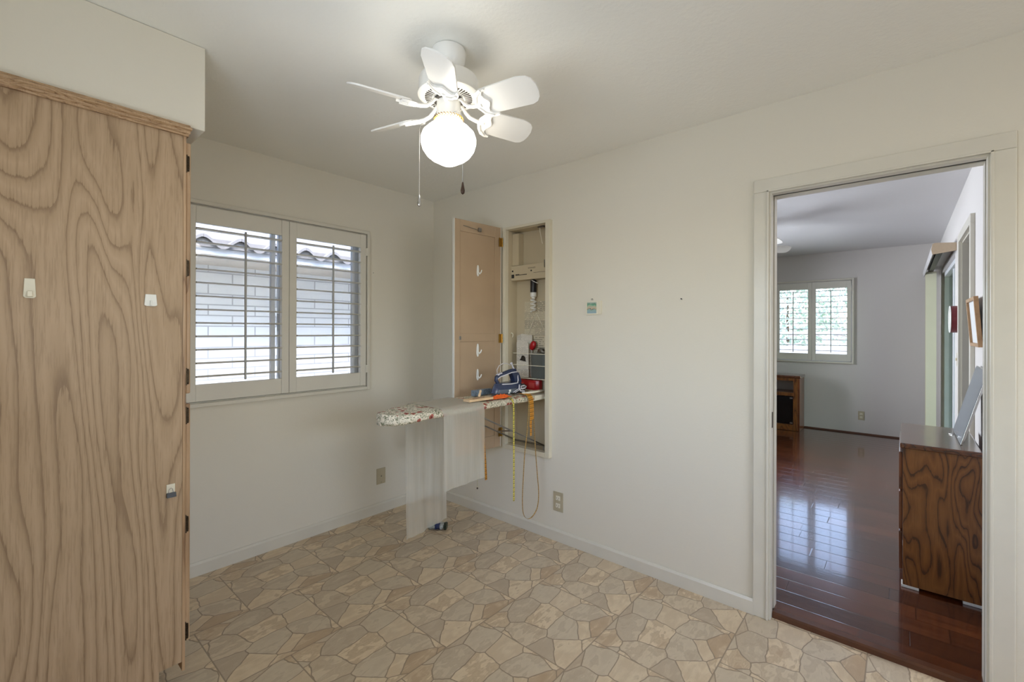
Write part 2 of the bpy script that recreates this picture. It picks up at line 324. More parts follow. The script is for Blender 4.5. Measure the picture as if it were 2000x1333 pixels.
# ------------------------------------------------------------------ mesh builder
class MB:
    def __init__(s): s.bm = bmesh.new()
    def box(s, x0, x1, y0, y1, z0, z1, mat=None):
        v = [s.bm.verts.new(p) for p in ((x0,y0,z0),(x1,y0,z0),(x1,y1,z0),(x0,y1,z0),(x0,y0,z1),(x1,y0,z1),(x1,y1,z1),(x0,y1,z1))]
        if mat is not None:
            for q in v: q.co = mat @ q.co
        for f in ((0,3,2,1),(4,5,6,7),(0,1,5,4),(1,2,6,5),(2,3,7,6),(3,0,4,7)): s.bm.faces.new([v[i] for i in f])
        return s
    def prism(s, pts, axis, a, b, mat=None):
        def P(p, t):
            q = {'x': (t, p[0], p[1]), 'y': (p[0], t, p[1]), 'z': (p[0], p[1], t)}[axis]
            q = Vector(q); return mat @ q if mat is not None else q
        A = [s.bm.verts.new(P(p, a)) for p in pts]; B = [s.bm.verts.new(P(p, b)) for p in pts]
        n = len(pts); s.bm.faces.new(A); s.bm.faces.new(B[::-1])
        for i in range(n): s.bm.faces.new((A[i], B[i], B[(i+1) % n], A[(i+1) % n]))
        return s
    def tube(s, path, r, seg=10, closed=False, cap=True):
        path = [Vector(p) for p in path]; n = len(path); rings = []
        up = Vector((0, 0, 1))
        for i, p in enumerate(path):
            a = path[(i-1) % n] if (closed or i > 0) else p; c = path[(i+1) % n] if (closed or i < n-1) else p
            t = (c - a).normalized() if (c-a).length > 1e-9 else Vector((0,0,1))
            if i == 0:
                u = up if abs(t.dot(up)) < .95 else Vector((1, 0, 0))
                u = (u - t * u.dot(t)).normalized()
            else: u = (u - t * u.dot(t)).normalized()
            w = t.cross(u); rr = r[i] if isinstance(r, (list, tuple)) else r
            rings.append([s.bm.verts.new(p + (u * math.cos(k*2*PI/seg) + w * math.sin(k*2*PI/seg)) * rr) for k in range(seg)])
        m = n if closed else n-1
        for i in range(m):
            A, B = rings[i], rings[(i+1) % n]
            for k in range(seg): s.bm.faces.new((A[k], A[(k+1) % seg], B[(k+1) % seg], B[k]))
        if not closed and cap: s.bm.faces.new(rings[0][::-1]); s.bm.faces.new(rings[-1])
        return s
    def lathe(s, prof, c=(0, 0, 0), seg=40, mat=None, cap=True):
        """prof: (radius, height) pairs about the z axis"""
        rings = []
        for r_, z in prof:
            ring = []
            for k in range(seg):
                q = Vector((r_*math.cos(k*2*PI/seg), r_*math.sin(k*2*PI/seg), z))
                if mat is not None: q = mat @ q
                ring.append(s.bm.verts.new(q + Vector(c)))
            rings.append(ring)
        for A, B in zip(rings, rings[1:]):
            for k in range(seg): s.bm.faces.new((A[k], A[(k+1) % seg], B[(k+1) % seg], B[k]))
        if cap:
            s.bm.faces.new(rings[0][::-1]); s.bm.faces.new(rings[-1])
        return s
    def loft(s, rings, cap=True, closed=True):
        R = [[s.bm.verts.new(p) for p in ring] for ring in rings]
        n = len(R[0]); m = n if closed else n-1
        for A, B in zip(R, R[1:]):
            for k in range(m): s.bm.faces.new((A[k], A[(k+1) % n], B[(k+1) % n], B[k]))
        if cap: s.bm.faces.new(R[0][::-1]); s.bm.faces.new(R[-1])
        return s
    def ball(s, c, r, u=12, v=8, sc=(1, 1, 1)):
        prof = [(max(1e-4, r*math.sin(PI*i/v)), -r*math.cos(PI*i/v)) for i in range(v+1)]
        return s.lathe(prof, c, u, Matrix.Diagonal((sc[0], sc[1], sc[2], 1)))
    def done(s, name, mat, parent=None, bevel=0, smooth=False, solid=0, seg=2):
        bmesh.ops.recalc_face_normals(s.bm, faces=s.bm.faces)
        me = bpy.data.meshes.new(name); s.bm.to_mesh(me); s.bm.free()
        o = bpy.data.objects.new(name, me); COL.objects.link(o); me.materials.append(M[mat] if isinstance(mat, str) else mat)
        if parent: 
            o.parent = parent; o.matrix_parent_inverse = Matrix.Translation(parent.location).inverted()
        if smooth:
            for p in me.polygons: p.use_smooth = True
            if hasattr(me, 'set_sharp_from_angle'): me.set_sharp_from_angle(angle=math.radians(38))
        if solid:
            md = o.modifiers.new('s', 'SOLIDIFY'); md.thickness = solid; md.offset = 0
        if bevel:
            md = o.modifiers.new('b', 'BEVEL'); md.width = bevel; md.segments = seg; md.limit_method = 'ANGLE'; md.angle_limit = math.radians(40)
        return o
def tag(o, label=None, cat=None, group=None, kind=None):
    for k, v in (('label', label), ('category', cat), ('group', group), ('kind', kind)):
        if v: o[k] = v
    return o
def thing(name, label, cat, loc, group=None, kind=None):
    o = bpy.data.objects.new(name, None); COL.objects.link(o); o.location = loc; o.empty_display_size = .05
    return tag(o, label, cat, group, kind)
def struct(o): o['kind'] = 'structure'; return o
def rot(axis, ang, at):
    return Matrix.Translation(at) @ Matrix.Rotation(ang, 4, axis) @ Matrix.Translation(-Vector(at))
def wall(name, axis, t0, t1, a0, a1, z0, z1, holes, mat):
    """slab with rectangular holes; axis: direction of its normal"""
    mb = MB(); us = sorted({a0, a1, *[h[0] for h in holes], *[h[1] for h in holes]}); vs = sorted({z0, z1, *[h[2] for h in holes], *[h[3] for h in holes]})
    us = [u for u in us if a0 <= u <= a1]; vs = [v for v in vs if z0 <= v <= z1]
    # build front/back grid + rims so no inner seams
    def P(u, v, t): return (t, u, v) if axis == 'x' else (u, t, v)
    cache = {}
    def V(u, v, t):
        k = (u, v, t)
        if k not in cache: cache[k] = mb.bm.verts.new(P(u, v, t))
        return cache[k]
    def solid(i, j):
        if i < 0 or j < 0 or i >= len(us)-1 or j >= len(vs)-1: return False
        cu, cv = (us[i]+us[i+1])/2, (vs[j]+vs[j+1])/2
        return not any(h[0] < cu < h[1] and h[2] < cv < h[3] for h in holes)
    for i in range(len(us)-1):
        for j in range(len(vs)-1):
            if not solid(i, j): continue
            u0, u1, v0, v1 = us[i], us[i+1], vs[j], vs[j+1]
            for t in (t0, t1): mb.bm.faces.new((V(u0,v0,t), V(u1,v0,t), V(u1,v1,t), V(u0,v1,t)))
            if not solid(i-1, j): mb.bm.faces.new((V(u0,v0,t0), V(u0,v1,t0), V(u0,v1,t1), V(u0,v0,t1)))
            if not solid(i+1, j): mb.bm.faces.new((V(u1,v0,t0), V(u1,v1,t0), V(u1,v1,t1), V(u1,v0,t1)))
            if not solid(i, j-1): mb.bm.faces.new((V(u0,v0,t0), V(u1,v0,t0), V(u1,v0,t1), V(u0,v0,t1)))
            if not solid(i, j+1): mb.bm.faces.new((V(u0,v1,t0), V(u1,v1,t0), V(u1,v1,t1), V(u0,v1,t1)))
    return struct(mb.done(name, mat))

# ------------------------------------------------------------------ the shell
XW, YS = -2.60, -5.6      # west wall, south (kitchen end) wall
XF = 5.06                 # far wall of the next room
YR = -3.299               # south wall of the next room
struct(MB().box(XW-.15, .04, YS-.15, .15, -.12, 0).done('floor', 'vinyl'))
struct(MB().box(.04, XF+.15, YR-.15, .15, -.12, .02).done('floor.001', 'plank'))
struct(MB().box(XW-.15, .06, YS-.15, .15, H, H+.05).done('ceiling', 'ceil'))
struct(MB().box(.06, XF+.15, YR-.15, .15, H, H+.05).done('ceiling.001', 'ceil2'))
wall('wall_north', 'y', 0, .15, XW-.15, .06, 0, H, [(-1.725, -.632, .962, 2.058)], 'wall')
wall('wall_north.001', 'y', 0, .15, .06, XF+.15, .02, H, [(1.4, 3.4, .90, 2.10)], 'wall2')
def hole(): return [(-1.196, -.822, .552, 2.086), (-3.206, -2.479, -1, 2.026)]
wall('wall_east', 'x', 0, .06, YS, 0, 0, H, hole(), 'wall')
wall('wall_east.001', 'x', .06, .12, YR-.0, 0, .02, H, hole(), 'wall2')
wall('wall_west', 'x', XW-.15, XW, YS, 0, 0, H, [(-2.60, -1.50, 1.10, 2.08)], 'wall')
wall('wall_south', 'y', YS-.15, YS, XW-.15, .06, 0, H, [(-2.35, -.55, .90, 2.10)], 'wall')
wall('wall_far', 'x', XF, XF+.15, YR, 0, .02, H, [(-2.445, -1.565, .962, 2.048)], 'wall2')
wall('wall_far_side', 'y', YR-.13, YR, .12, XF+.15, .02, H, [(1.64, 2.40, -1, 2.05), (3.02, 4.80, -1, 2.04)], 'wall2')
# soffit over the tall cabinet
struct(MB().box(XW+.002, -1.880, -.947, -.002, 2.122, H-.001).done('wall_soffit', 'wall', bevel=.003))
# baseboards
def baseboard(name, axis, a0, a1, w0, sgn, h=.075, t=.013, mat='trim', z=0):
    p = [(w0, z), (w0+sgn*t, z), (w0+sgn*t, z+h-.012), (w0+sgn*.006, z+h), (w0, z+h)]
    mb = MB().prism(p, 'x' if axis == 'x' else 'y', a0, a1)
    return struct(mb.done(name, mat))
baseboard('baseboard_north', 'x', -1.92, -.0135, -.0005, -1)
baseboard('baseboard_east', 'y', -2.424, -.0005, -.0005, -1)
baseboard('baseboard_east.001', 'y', YS+.001, -3.268, -.0005, -1)
baseboard('baseboard_far', 'y', YR+.012, -.001, XF-.0005, -1, .018, .014, 'brownq', .02)
baseboard('baseboard_far_side', 'x', .135, 1.575, YR+.0005, 1, .018, .012, 'brownq', .02)

# doorway to the next room: casing, pocket jamb, strike, wood threshold
d1 = thing('door_1', None, None, (0, -2.84, 0), kind='structure')
def casing(mb, x0, x1, y0, y1, z0, z1, w):
    """three-sided moulded casing round an opening y0..y1, z1"""
    mb.box(x0, x1, y1, y1+w, z0, z1); mb.box(x0, x1, y0-w, y0, z0, z1); mb.box(x0, x1, y0-w, y1+w, z1, z1+w)
    return mb
mb = casing(MB(), -.014, -.0005, -3.206, -2.479, .0005, 2.026, .062)
mb.done('casing', 'trim', d1, bevel=.003)
mb = MB(); mb.box(-.019, -.014, -2.483, -2.473, .0005, 2.03); mb.box(-.019, -.014, -3.212, -3.202, .0005, 2.03); mb.box(-.019, -.014, -3.212, -2.473, 2.022, 2.031)
mb.done('casing_bead', 'trim', d1, bevel=.002)
mb = MB()
for (a, b_) in ((-.005, .040), (.070, .125)):
    mb.box(a, b_, -2.4905, -2.4795, .001 if a < 0 else .021, 2.015); mb.box(a, b_, -3.2055, -3.1965, .001 if a < 0 else .021, 2.015); mb.box(a, b_, -3.2055, -2.4795, 2.015, 2.0255)
mb.done('jamb', 'trim', d1)
mb = MB(); mb.box(.040, .070, -2.484, -2.4795, .021, 2.015); mb.box(.040, .070, -3.2055, -3.203, .021, 2.015); mb.box(.040, .070, -3.2055, -2.4795, 2.019, 2.0255)
mb.done('pocket_slot', 'vent', d1)
MB().box(.018, .036, -2.4925, -2.4906, .905, .98).done('strike_plate', 'bronze', d1, bevel=.001)
casing(MB(), .1205, .133, -3.206, -2.479, .021, 2.026, .060).done('casing.001', 'trim', d1, bevel=.003)
struct(MB().prism([(.024, 0.0005), (.0395, .0005), (.0395, .0205), (.07, .0205), (.07, .0265), (.034, .0265), (.026, .020)], 'y', -3.195, -2.492).done('trim_1', 'brownq'))

# ------------------------------------------------------------------ windows
def shutter(name, label, axis, w, a0, a1, z0, z1, group, sgn, nl=12, rodo=0, hinge_side=1):
    """one louvred panel; w = wall-face coordinate, sgn = room direction; a0..a1 along the wall"""
    t = thing(name, label, 'window shutter', ((a0+a1)/2, w, z0) if axis == 'y' else (w, (a0+a1)/2, z0), group)
    def bx(mb, u0, u1, d0, d1_, v0, v1):
        d = sorted((w+sgn*d0, w+sgn*d1_))
        return mb.box(u0, u1, d[0], d[1], v0, v1) if axis == 'y' else mb.box(d[0], d[1], u0, u1, v0, v1)
    st, rl = .045, .094
    for (u0, u1) in ((a0, a0+st), (a1-st, a1)):
        mb = MB(); bx(mb, u0, u1, -.008, .022, z0, z1); mb.done('stile', 'trimw', t, bevel=.0025)
    for (v0, v1) in ((z0, z0+rl), (z1-rl, z1)):
        mb = MB(); bx(mb, a0+st, a1-st, -.006, .020, v0, v1); mb.done('rail', 'trimw', t, bevel=.0025)
    o0, o1 = z0+rl, z1-rl; p = (o1-o0)/nl
    for k in range(nl):
        zc = o0 + p*(k+.5) + .006
        prof = []
        for i in range(12):
            an = i*2*PI/12; prof.append((w+sgn*.007 + .0315*math.cos(an), zc + .0052*math.sin(an) + sgn*0*.004))
        mb = MB(); mb.prism(prof, 'x' if axis == 'y' else 'y', a0+st+.0015, a1-st-.0015)
        mb.done('louver', 'louver', t, smooth=True)
    c = (a0+a1)/2 + rodo
    mb = MB(); bx(mb, c-.0055, c+.0055, .041, .051, o0+.014, o1-.02); mb.done('tilt_rod', 'rod', t, bevel=.002)
    hx = a1 if hinge_side > 0 else a0
    for zz in (z0+.12, z1-.12):
        mb = MB(); bx(mb, hx-.004, hx+.012, .0225, .026, zz-.028, zz+.028); mb.done('hinge', 'trimw', t, bevel=.001)
    return t
def win_frame(name, axis, w, sgn, a0, a1, z0, z1, bars, wt=.028, depth=.11):
    t = thing(name, None, None, ((a0+a1)/2, w, z0) if axis == 'y' else (w, (a0+a1)/2, z0), kind='structure')
    def bx(mb, u0, u1, d0, d1_, v0, v1):
        d = sorted((w+sgn*d0, w+sgn*d1_))
        return mb.box(u0, u1, d[0], d[1], v0, v1) if axis == 'y' else mb.box(d[0], d[1], u0, u1, v0, v1)
    mb = MB(); e = .0045
    bx(mb, a0-wt, a0-e, .0005, .026, z0-wt, z1+wt); bx(mb, a1+e, a1+wt, .0005, .026, z0-wt, z1+wt)
    bx(mb, a0-e, a1+e, .0005, .026, z1+e, z1+wt); bx(mb, a0-e, a1+e, .0005, .026, z0-wt, z0-e)
    mb.done('casing', 'trim', t, bevel=.004)
    mb = MB(); f = .032
    bx(mb, a0+.002, a0+f, -depth+.02, -depth-.02, z0+.002, z1-.002); bx(mb, a1-f, a1-.002, -depth+.02, -depth-.02, z0+.002, z1-.002)
    bx(mb, a0+f, a1-f, -depth+.02, -depth-.02, z1-f, z1-.002); bx(mb, a0+f, a1-f, -depth+.02, -depth-.02, z0+.002, z0+f)
    mb.done('frame', 'alu', t, bevel=.003)
    for (b0, b1, dd) in bars:
        mb = MB(); bx(mb, b0, b1, -depth+.03+dd, -depth-.0+dd, z0+f, z1-f); mb.done('sash_bar', 'alu', t, bevel=.003)
    mb = MB(); bx(mb, a0+f, a1-f, -depth-.002, -depth-.006, z0+f, z1-f); mb.done('pane', 'glass', t)
    return t
G1 = 'plantation shutters of the near window'; G2 = 'plantation shutters of the far room window'
w1 = win_frame('window_1', 'y', 0, -1, -1.725, -.632, .962, 2.058, [(-1.247, -1.222, 0), (-1.206, -1.172, .012), (-.686, -.664, 0)])
mb = MB().box(-1.214, -1.206, .062, .078, 1.36, 1.47); mb.done('sash_latch', 'alu', w1, bevel=.002)
shutter('window_shutter', 'white plantation shutter panel nearer the wooden cabinet, left one of the large window', 'y', 0, -1.722, -1.178, .967, 2.053, G1, -1, rodo=.013, hinge_side=-1)
shutter('window_shutter.001', 'white plantation shutter panel nearer the room corner, right one of the large window', 'y', 0, -1.176, -.636, .967, 2.053, G1, -1, rodo=.008)
win_frame('window_2', 'x', XF, -1, -2.445, -1.565, .962, 2.048, [(-2.03, -1.99, 0)], wt=.028)
shutter('window_shutter.002', 'small white plantation shutter panel above the low oak stand, left one in the next room', 'x', XF, -2.004, -1.568, .966, 2.044, G2, -1, rodo=-.0, hinge_side=1)
shutter('window_shutter.003', 'small white plantation shutter panel beside the bare grey wall, right one in the next room', 'x', XF, -2.442, -2.006, .966, 2.044, G2, -1, rodo=.0, hinge_side=-1)
win_frame('added_window_south', 'y', YS, 1, -2.35, -.55, .90, 2.10, [(-1.47, -1.43, 0)])  # unseen south window, added to bring light in behind the camera

win_frame('added_window_west', 'x', XW, 1, -2.60, -1.50, 1.10, 2.08, [(-2.07, -2.03, 0)])  # unseen west window, added to light the long wall and ceiling
win_frame('added_window_north', 'y', 0, -1, 1.4, 3.4, .90, 2.10, [(2.38, 2.42, 0)])  # unseen north window, added to light the next room

# ------------------------------------------------------------------ outside the near window: the neighbour's house
nb = thing('neighbour_house', 'white painted block house with a scalloped tile eave, seen through the large window', 'house', (0, 2.0, 0))
MB().box(-6, 6, 1.90, 2.15, -.3, 2.05).done('block_wall', 'stucco', nb)
MB().box(-6, 6, 1.14, 1.90, 1.965, 1.985).done('soffit_board', 'fascia', nb)
MB().box(-6, 6, 1.115, 1.14, 1.955, 2.055).done('fascia', 'alu', nb)
MB().box(-6, 6, 1.075, 1.112, 2.005, 2.072).done('bird_stop', 'tileroof', nb)
for k in range(44):
    x = -5.0 + k*.26
    if not (-2.4 < x < 3.6): continue
    mb = MB(); R_ = []
    for (yy, zz) in ((1.045, 2.045), (4.8, 3.40)):
        up_, dn_ = [], []
        for i in range(17):
            u = i/16; w = .040*math.cos(u*2*PI); up_.append((x+u*.258, yy, zz+w+.012)); dn_.append((x+u*.258, yy, zz+w-.012))
        R_.append(up_ + dn_[::-1])
    mb.loft(R_); mb.done('roof_tile', 'tileroof', nb, smooth=True)
MB().prism([(1.12, 2.01), (4.8, 3.33), (4.8, 3.31), (1.12, 1.99)], 'x', -6, 6).done('roof_deck', 'tileroof', nb)
tag(MB().box(-8, 12.5, .16, 14, -.35, -.25).done('ground', 'gravel'), kind='structure')
tag(MB().box(5.22, 14, -12, .16, -.35, -.25).done('ground.001', 'gravel'), kind='structure')
tag(MB().box(-8, 5.22, -16, -3.45, -.35, -.15).done('ground.002', 'gravel'), kind='structure')
# outside the far window: block fence with pierced top course and shrubs
fx = 8.6
fw_ = thing('garden_wall', 'pale block garden wall with pierced decorative top course, outside the far window', 'wall', (fx, -2, -.25))
MB().box(fx, fx+.15, -8, 4, -.25, 1.06).done('block_course', 'blockf', fw_)
MB().box(fx-.01, fx+.16, -8, 4, 1.30, 1.36).done('cap', 'blockf', fw_)
for k in range(14):
    y = -4.6 + k*.40
    mb = MB()
    for s in (-1, 1):
        mb.tube([(fx+.075, y+s*.19, 1.07), (fx+.075, y+s*.07, 1.12), (fx+.075, y+s*.03, 1.18), (fx+.075, y+s*.07, 1.245), (fx+.075, y+s*.19, 1.295)], .018, 6)
    mb.box(fx+.03, fx+.12, y-.2, y-.185, 1.06, 1.30)
    mb.done('pierced_block', 'blockf', fw_)
def shrub(name, label, c, r, h, mat, n=900, seed=1):
    t = thing(name, label, 'shrub', (c[0], c[1], -.25), 'shrubs beyond the garden wall')
    rnd = random.Random(seed); mb = MB()
    for i in range(n):
        th, ph = rnd.uniform(0, 2*PI), math.acos(rnd.uniform(-1, 1)); rr = rnd.uniform(.6, 1.0)
        p = Vector((c[0]+r*rr*math.sin(ph)*math.cos(th), c[1]+r*rr*math.sin(ph)*math.sin(th), c[2]+h*rr*math.cos(ph)))
        R_ = Matrix.Rotation(rnd.uniform(0, 6), 3, 'Z') @ Matrix.Rotation(rnd.uniform(0, 3), 3, 'X'); L = rnd.uniform(.03, .06)
        q = [R_ @ Vector(v) * L for v in ((-.4, -.9, 0), (.4, -.9, .1), (.65, .1, 0), (0, 1, .1), (-.65, .1, .1))]
        mb.bm.faces.new([mb.bm.verts.new(p+v) for v in q])
    mb.done('foliage', mat, t)
    MB().tube([(c[0], c[1], -.25), (c[0]+.03, c[1], c[2]*.5), (c[0], c[1], c[2]+h*.4)], [.05, .04, .02], 8).done('trunk', 'bark', t)
shrub('shrub', 'bushy green shrub behind the garden wall, seen through the left far shutter', (10.2, -.85, 1.75), 1.05, 1.1, 'leafa', 3200, 3)
shrub('shrub.001', 'paler grey-green shrub behind the garden wall, seen through the right far shutter', (10.4, -3.1, 1.7), 1.0, 1.1, 'leafb', 3200, 5)
shrub('shrub.002', 'dense green shrub behind the garden wall, between the two far shutters', (12.9, -2.3, 2.0), 1.4, 1.6, 'leafa', 3600, 8)
# patio beyond the sliding door; its cover is added to block the sun
pt = thing('added_patio_cover', 'flat patio cover added to keep sun off the glass door, with a grey-green stucco wall', 'patio', (3.9, -5.2, 0))
MB().box(-.2, 8, -6.2, YR-.14, 2.52, 2.62).done('roof_deck', 'patio', pt)
MB().box(5.5, 5.65, -6.0, YR-.2, -.15, 2.5).done('side_wall', 'patio', pt)
MB().box(5.3, 5.42, -6.1, -5.98, -.15, 2.5).done('post', 'patio', pt)

# ------------------------------------------------------------------ tall pale oak cabinet
cb = thing('tall_cabinet', 'tall pale oak pantry cabinet with exposed hinges under the soffit', 'cabinet', (-2.27, -.48, 0))
y0 = -.947
MB().prism([(-2.594, .0005), (-2.017, .0005), (-2.017, .135), (-1.950, .135), (-1.950, 2.09), (-2.594, 2.09)], 'y', y0, y0+.019).done('side_panel', 'oakl', cb)
mb = MB(); mb.box(-2.594, -1.952, y0+.02, -.012, 2.07, 2.089); mb.box(-2.594, -1.952, y0+.02, -.012, .135, .155); mb.box(-2.594, -2.580, y0+.02, -.012, .155, 2.07); mb.box(-2.594, -1.952, -.030, -.012, .155, 2.07)
mb.done('carcass', 'oakt', cb)
mb = MB(); mb.box(-1.9495, -1.9395, y0-.001, y0+.045, .1, 2.09); mb.box(-1.9495, -1.9395, -.06, -.003, .1, 2.09)
mb.box(-1.9495, -1.9395, y0+.045, -.06, 2.04, 2.09); mb.box(-1.9495, -1.9395, y0+.045, -.06, .1, .15); mb.box(-1.9495, -1.9395, y0+.045, -.06, .955, .985)
mb.done('face_frame', 'oakt', cb, bevel=.0015)
MB().box(-2.04, -2.021, y0+.02, -.02, .0005, .134).done('toe_kick', 'oakt', cb)
def hinge(parent, z):
    mb = MB(); mb.box(-1.9395, -1.9355, y0+.000, y0+.012, z-.032, z+.032); mb.tube([(-1.9325, y0+.004, z-.022), (-1.9325, y0+.004, z+.022)], .0042, 10)
    mb.ball((-1.9325, y0+.004, z+.025), .0042, 8, 6); mb.ball((-1.9325, y0+.004, z-.025), .0042, 8, 6)
    mb.done('hinge', 'bronze', parent)
for (za, zb, hz) in ((1.126, 2.065, (1.985, 1.595, 1.19)), (.20, 1.088, (1.045, .64, .24))):
    dr = MB().box(-1.9385, -1.9225, y0+.010, -.06, za, zb).done('door', 'oakt', cb, bevel=.004)
    for z in hz: hinge(dr, z)
# stacked crown moulding, returned at the front corner
prof = [(0, 0), (.010, 0), (.010, .006), (.016, .010), (.016, .017), (.024, .023), (.024, .030), (.016, .034), (.016, .040), (0, .040)]
mb = MB(); Pm = []
for (d, z) in prof:
    Pm.append((d, z))
rings = []
for t_ in (0, 1, 2):
    ring = []
    for d, z in prof:
        if t_ == 0: ring.append((-2.594, y0-.0008-d, 2.082+z))
        elif t_ == 1: ring.append((-1.9385+d*.5, y0-.0008-d, 2.082+z-.0005))
        else: ring.append((-1.9385+d*.5, y0+.03, 2.082+z-.0005))
    rings.append(ring)
mb.loft(rings); mb.done('crown_moulding', 'oakh', cb, bevel=.001)

# adhesive hooks and clip on the cabinet side
def adhesive_hook(name, label, x, z, w, h, mat='cream'):
    t = thing(name, label, 'hook', (x, y0, z), 'adhesive hooks on the cabinet side')
    MB().prism([(x-w*.46, z-h*.42), (x-w*.3, z-h/2), (x+w*.3, z-h/2), (x+w*.46, z-h*.42), (x+w*.38, z+h/2), (x-w*.38, z+h/2)], 'y', y0-.0005, y0-.006).done('backplate', mat, t, bevel=.0015)
    return t
t = adhesive_hook('adhesive_hook', 'tall cream adhesive hook on the oak cabinet side, leftmost of the three', -2.337, 1.490, .030, .060)
mb = MB(); mb.box(-2.345, -2.329, y0-.016, y0-.006, 1.464, 1.472); mb.box(-2.343, -2.331, y0-.019, y0-.015, 1.464, 1.482); mb.done('hook_arm', 'cream', t, bevel=.002)
t = adhesive_hook('adhesive_hook.001', 'small square white adhesive hook on the oak cabinet side, below the crown', -2.044, 1.469, .040, .042, 'whitep')
MB().box(-2.047, -2.041, y0-.012, y0-.006, 1.450, 1.468).done('hook_arm', 'whitep', t, bevel=.0015)
t = thing('binder_clip', 'small black binder clip stuck low on the oak cabinet side by the hinges', 'clip', (-1.984, y0, .78))
MB().box(-1.998, -1.972, y0-.004, y0-.0005, .772, .803).done('backplate', 'cream', t, bevel=.0015)
MB().prism([(y0-.0045, .757), (y0-.014, .757), (y0-.009, .772), (y0-.0045, .772)], 'x', -1.998, -1.970).done('jaw', 'dkplastic', t)
MB().tube([(-1.992, y0-.006, .770), (-1.990, y0-.007, .785), (-1.985, y0-.007, .790), (-1.980, y0-.007, .785), (-1.978, y0-.006, .770)], .0011, 6).done('handle', 'chrome', t)

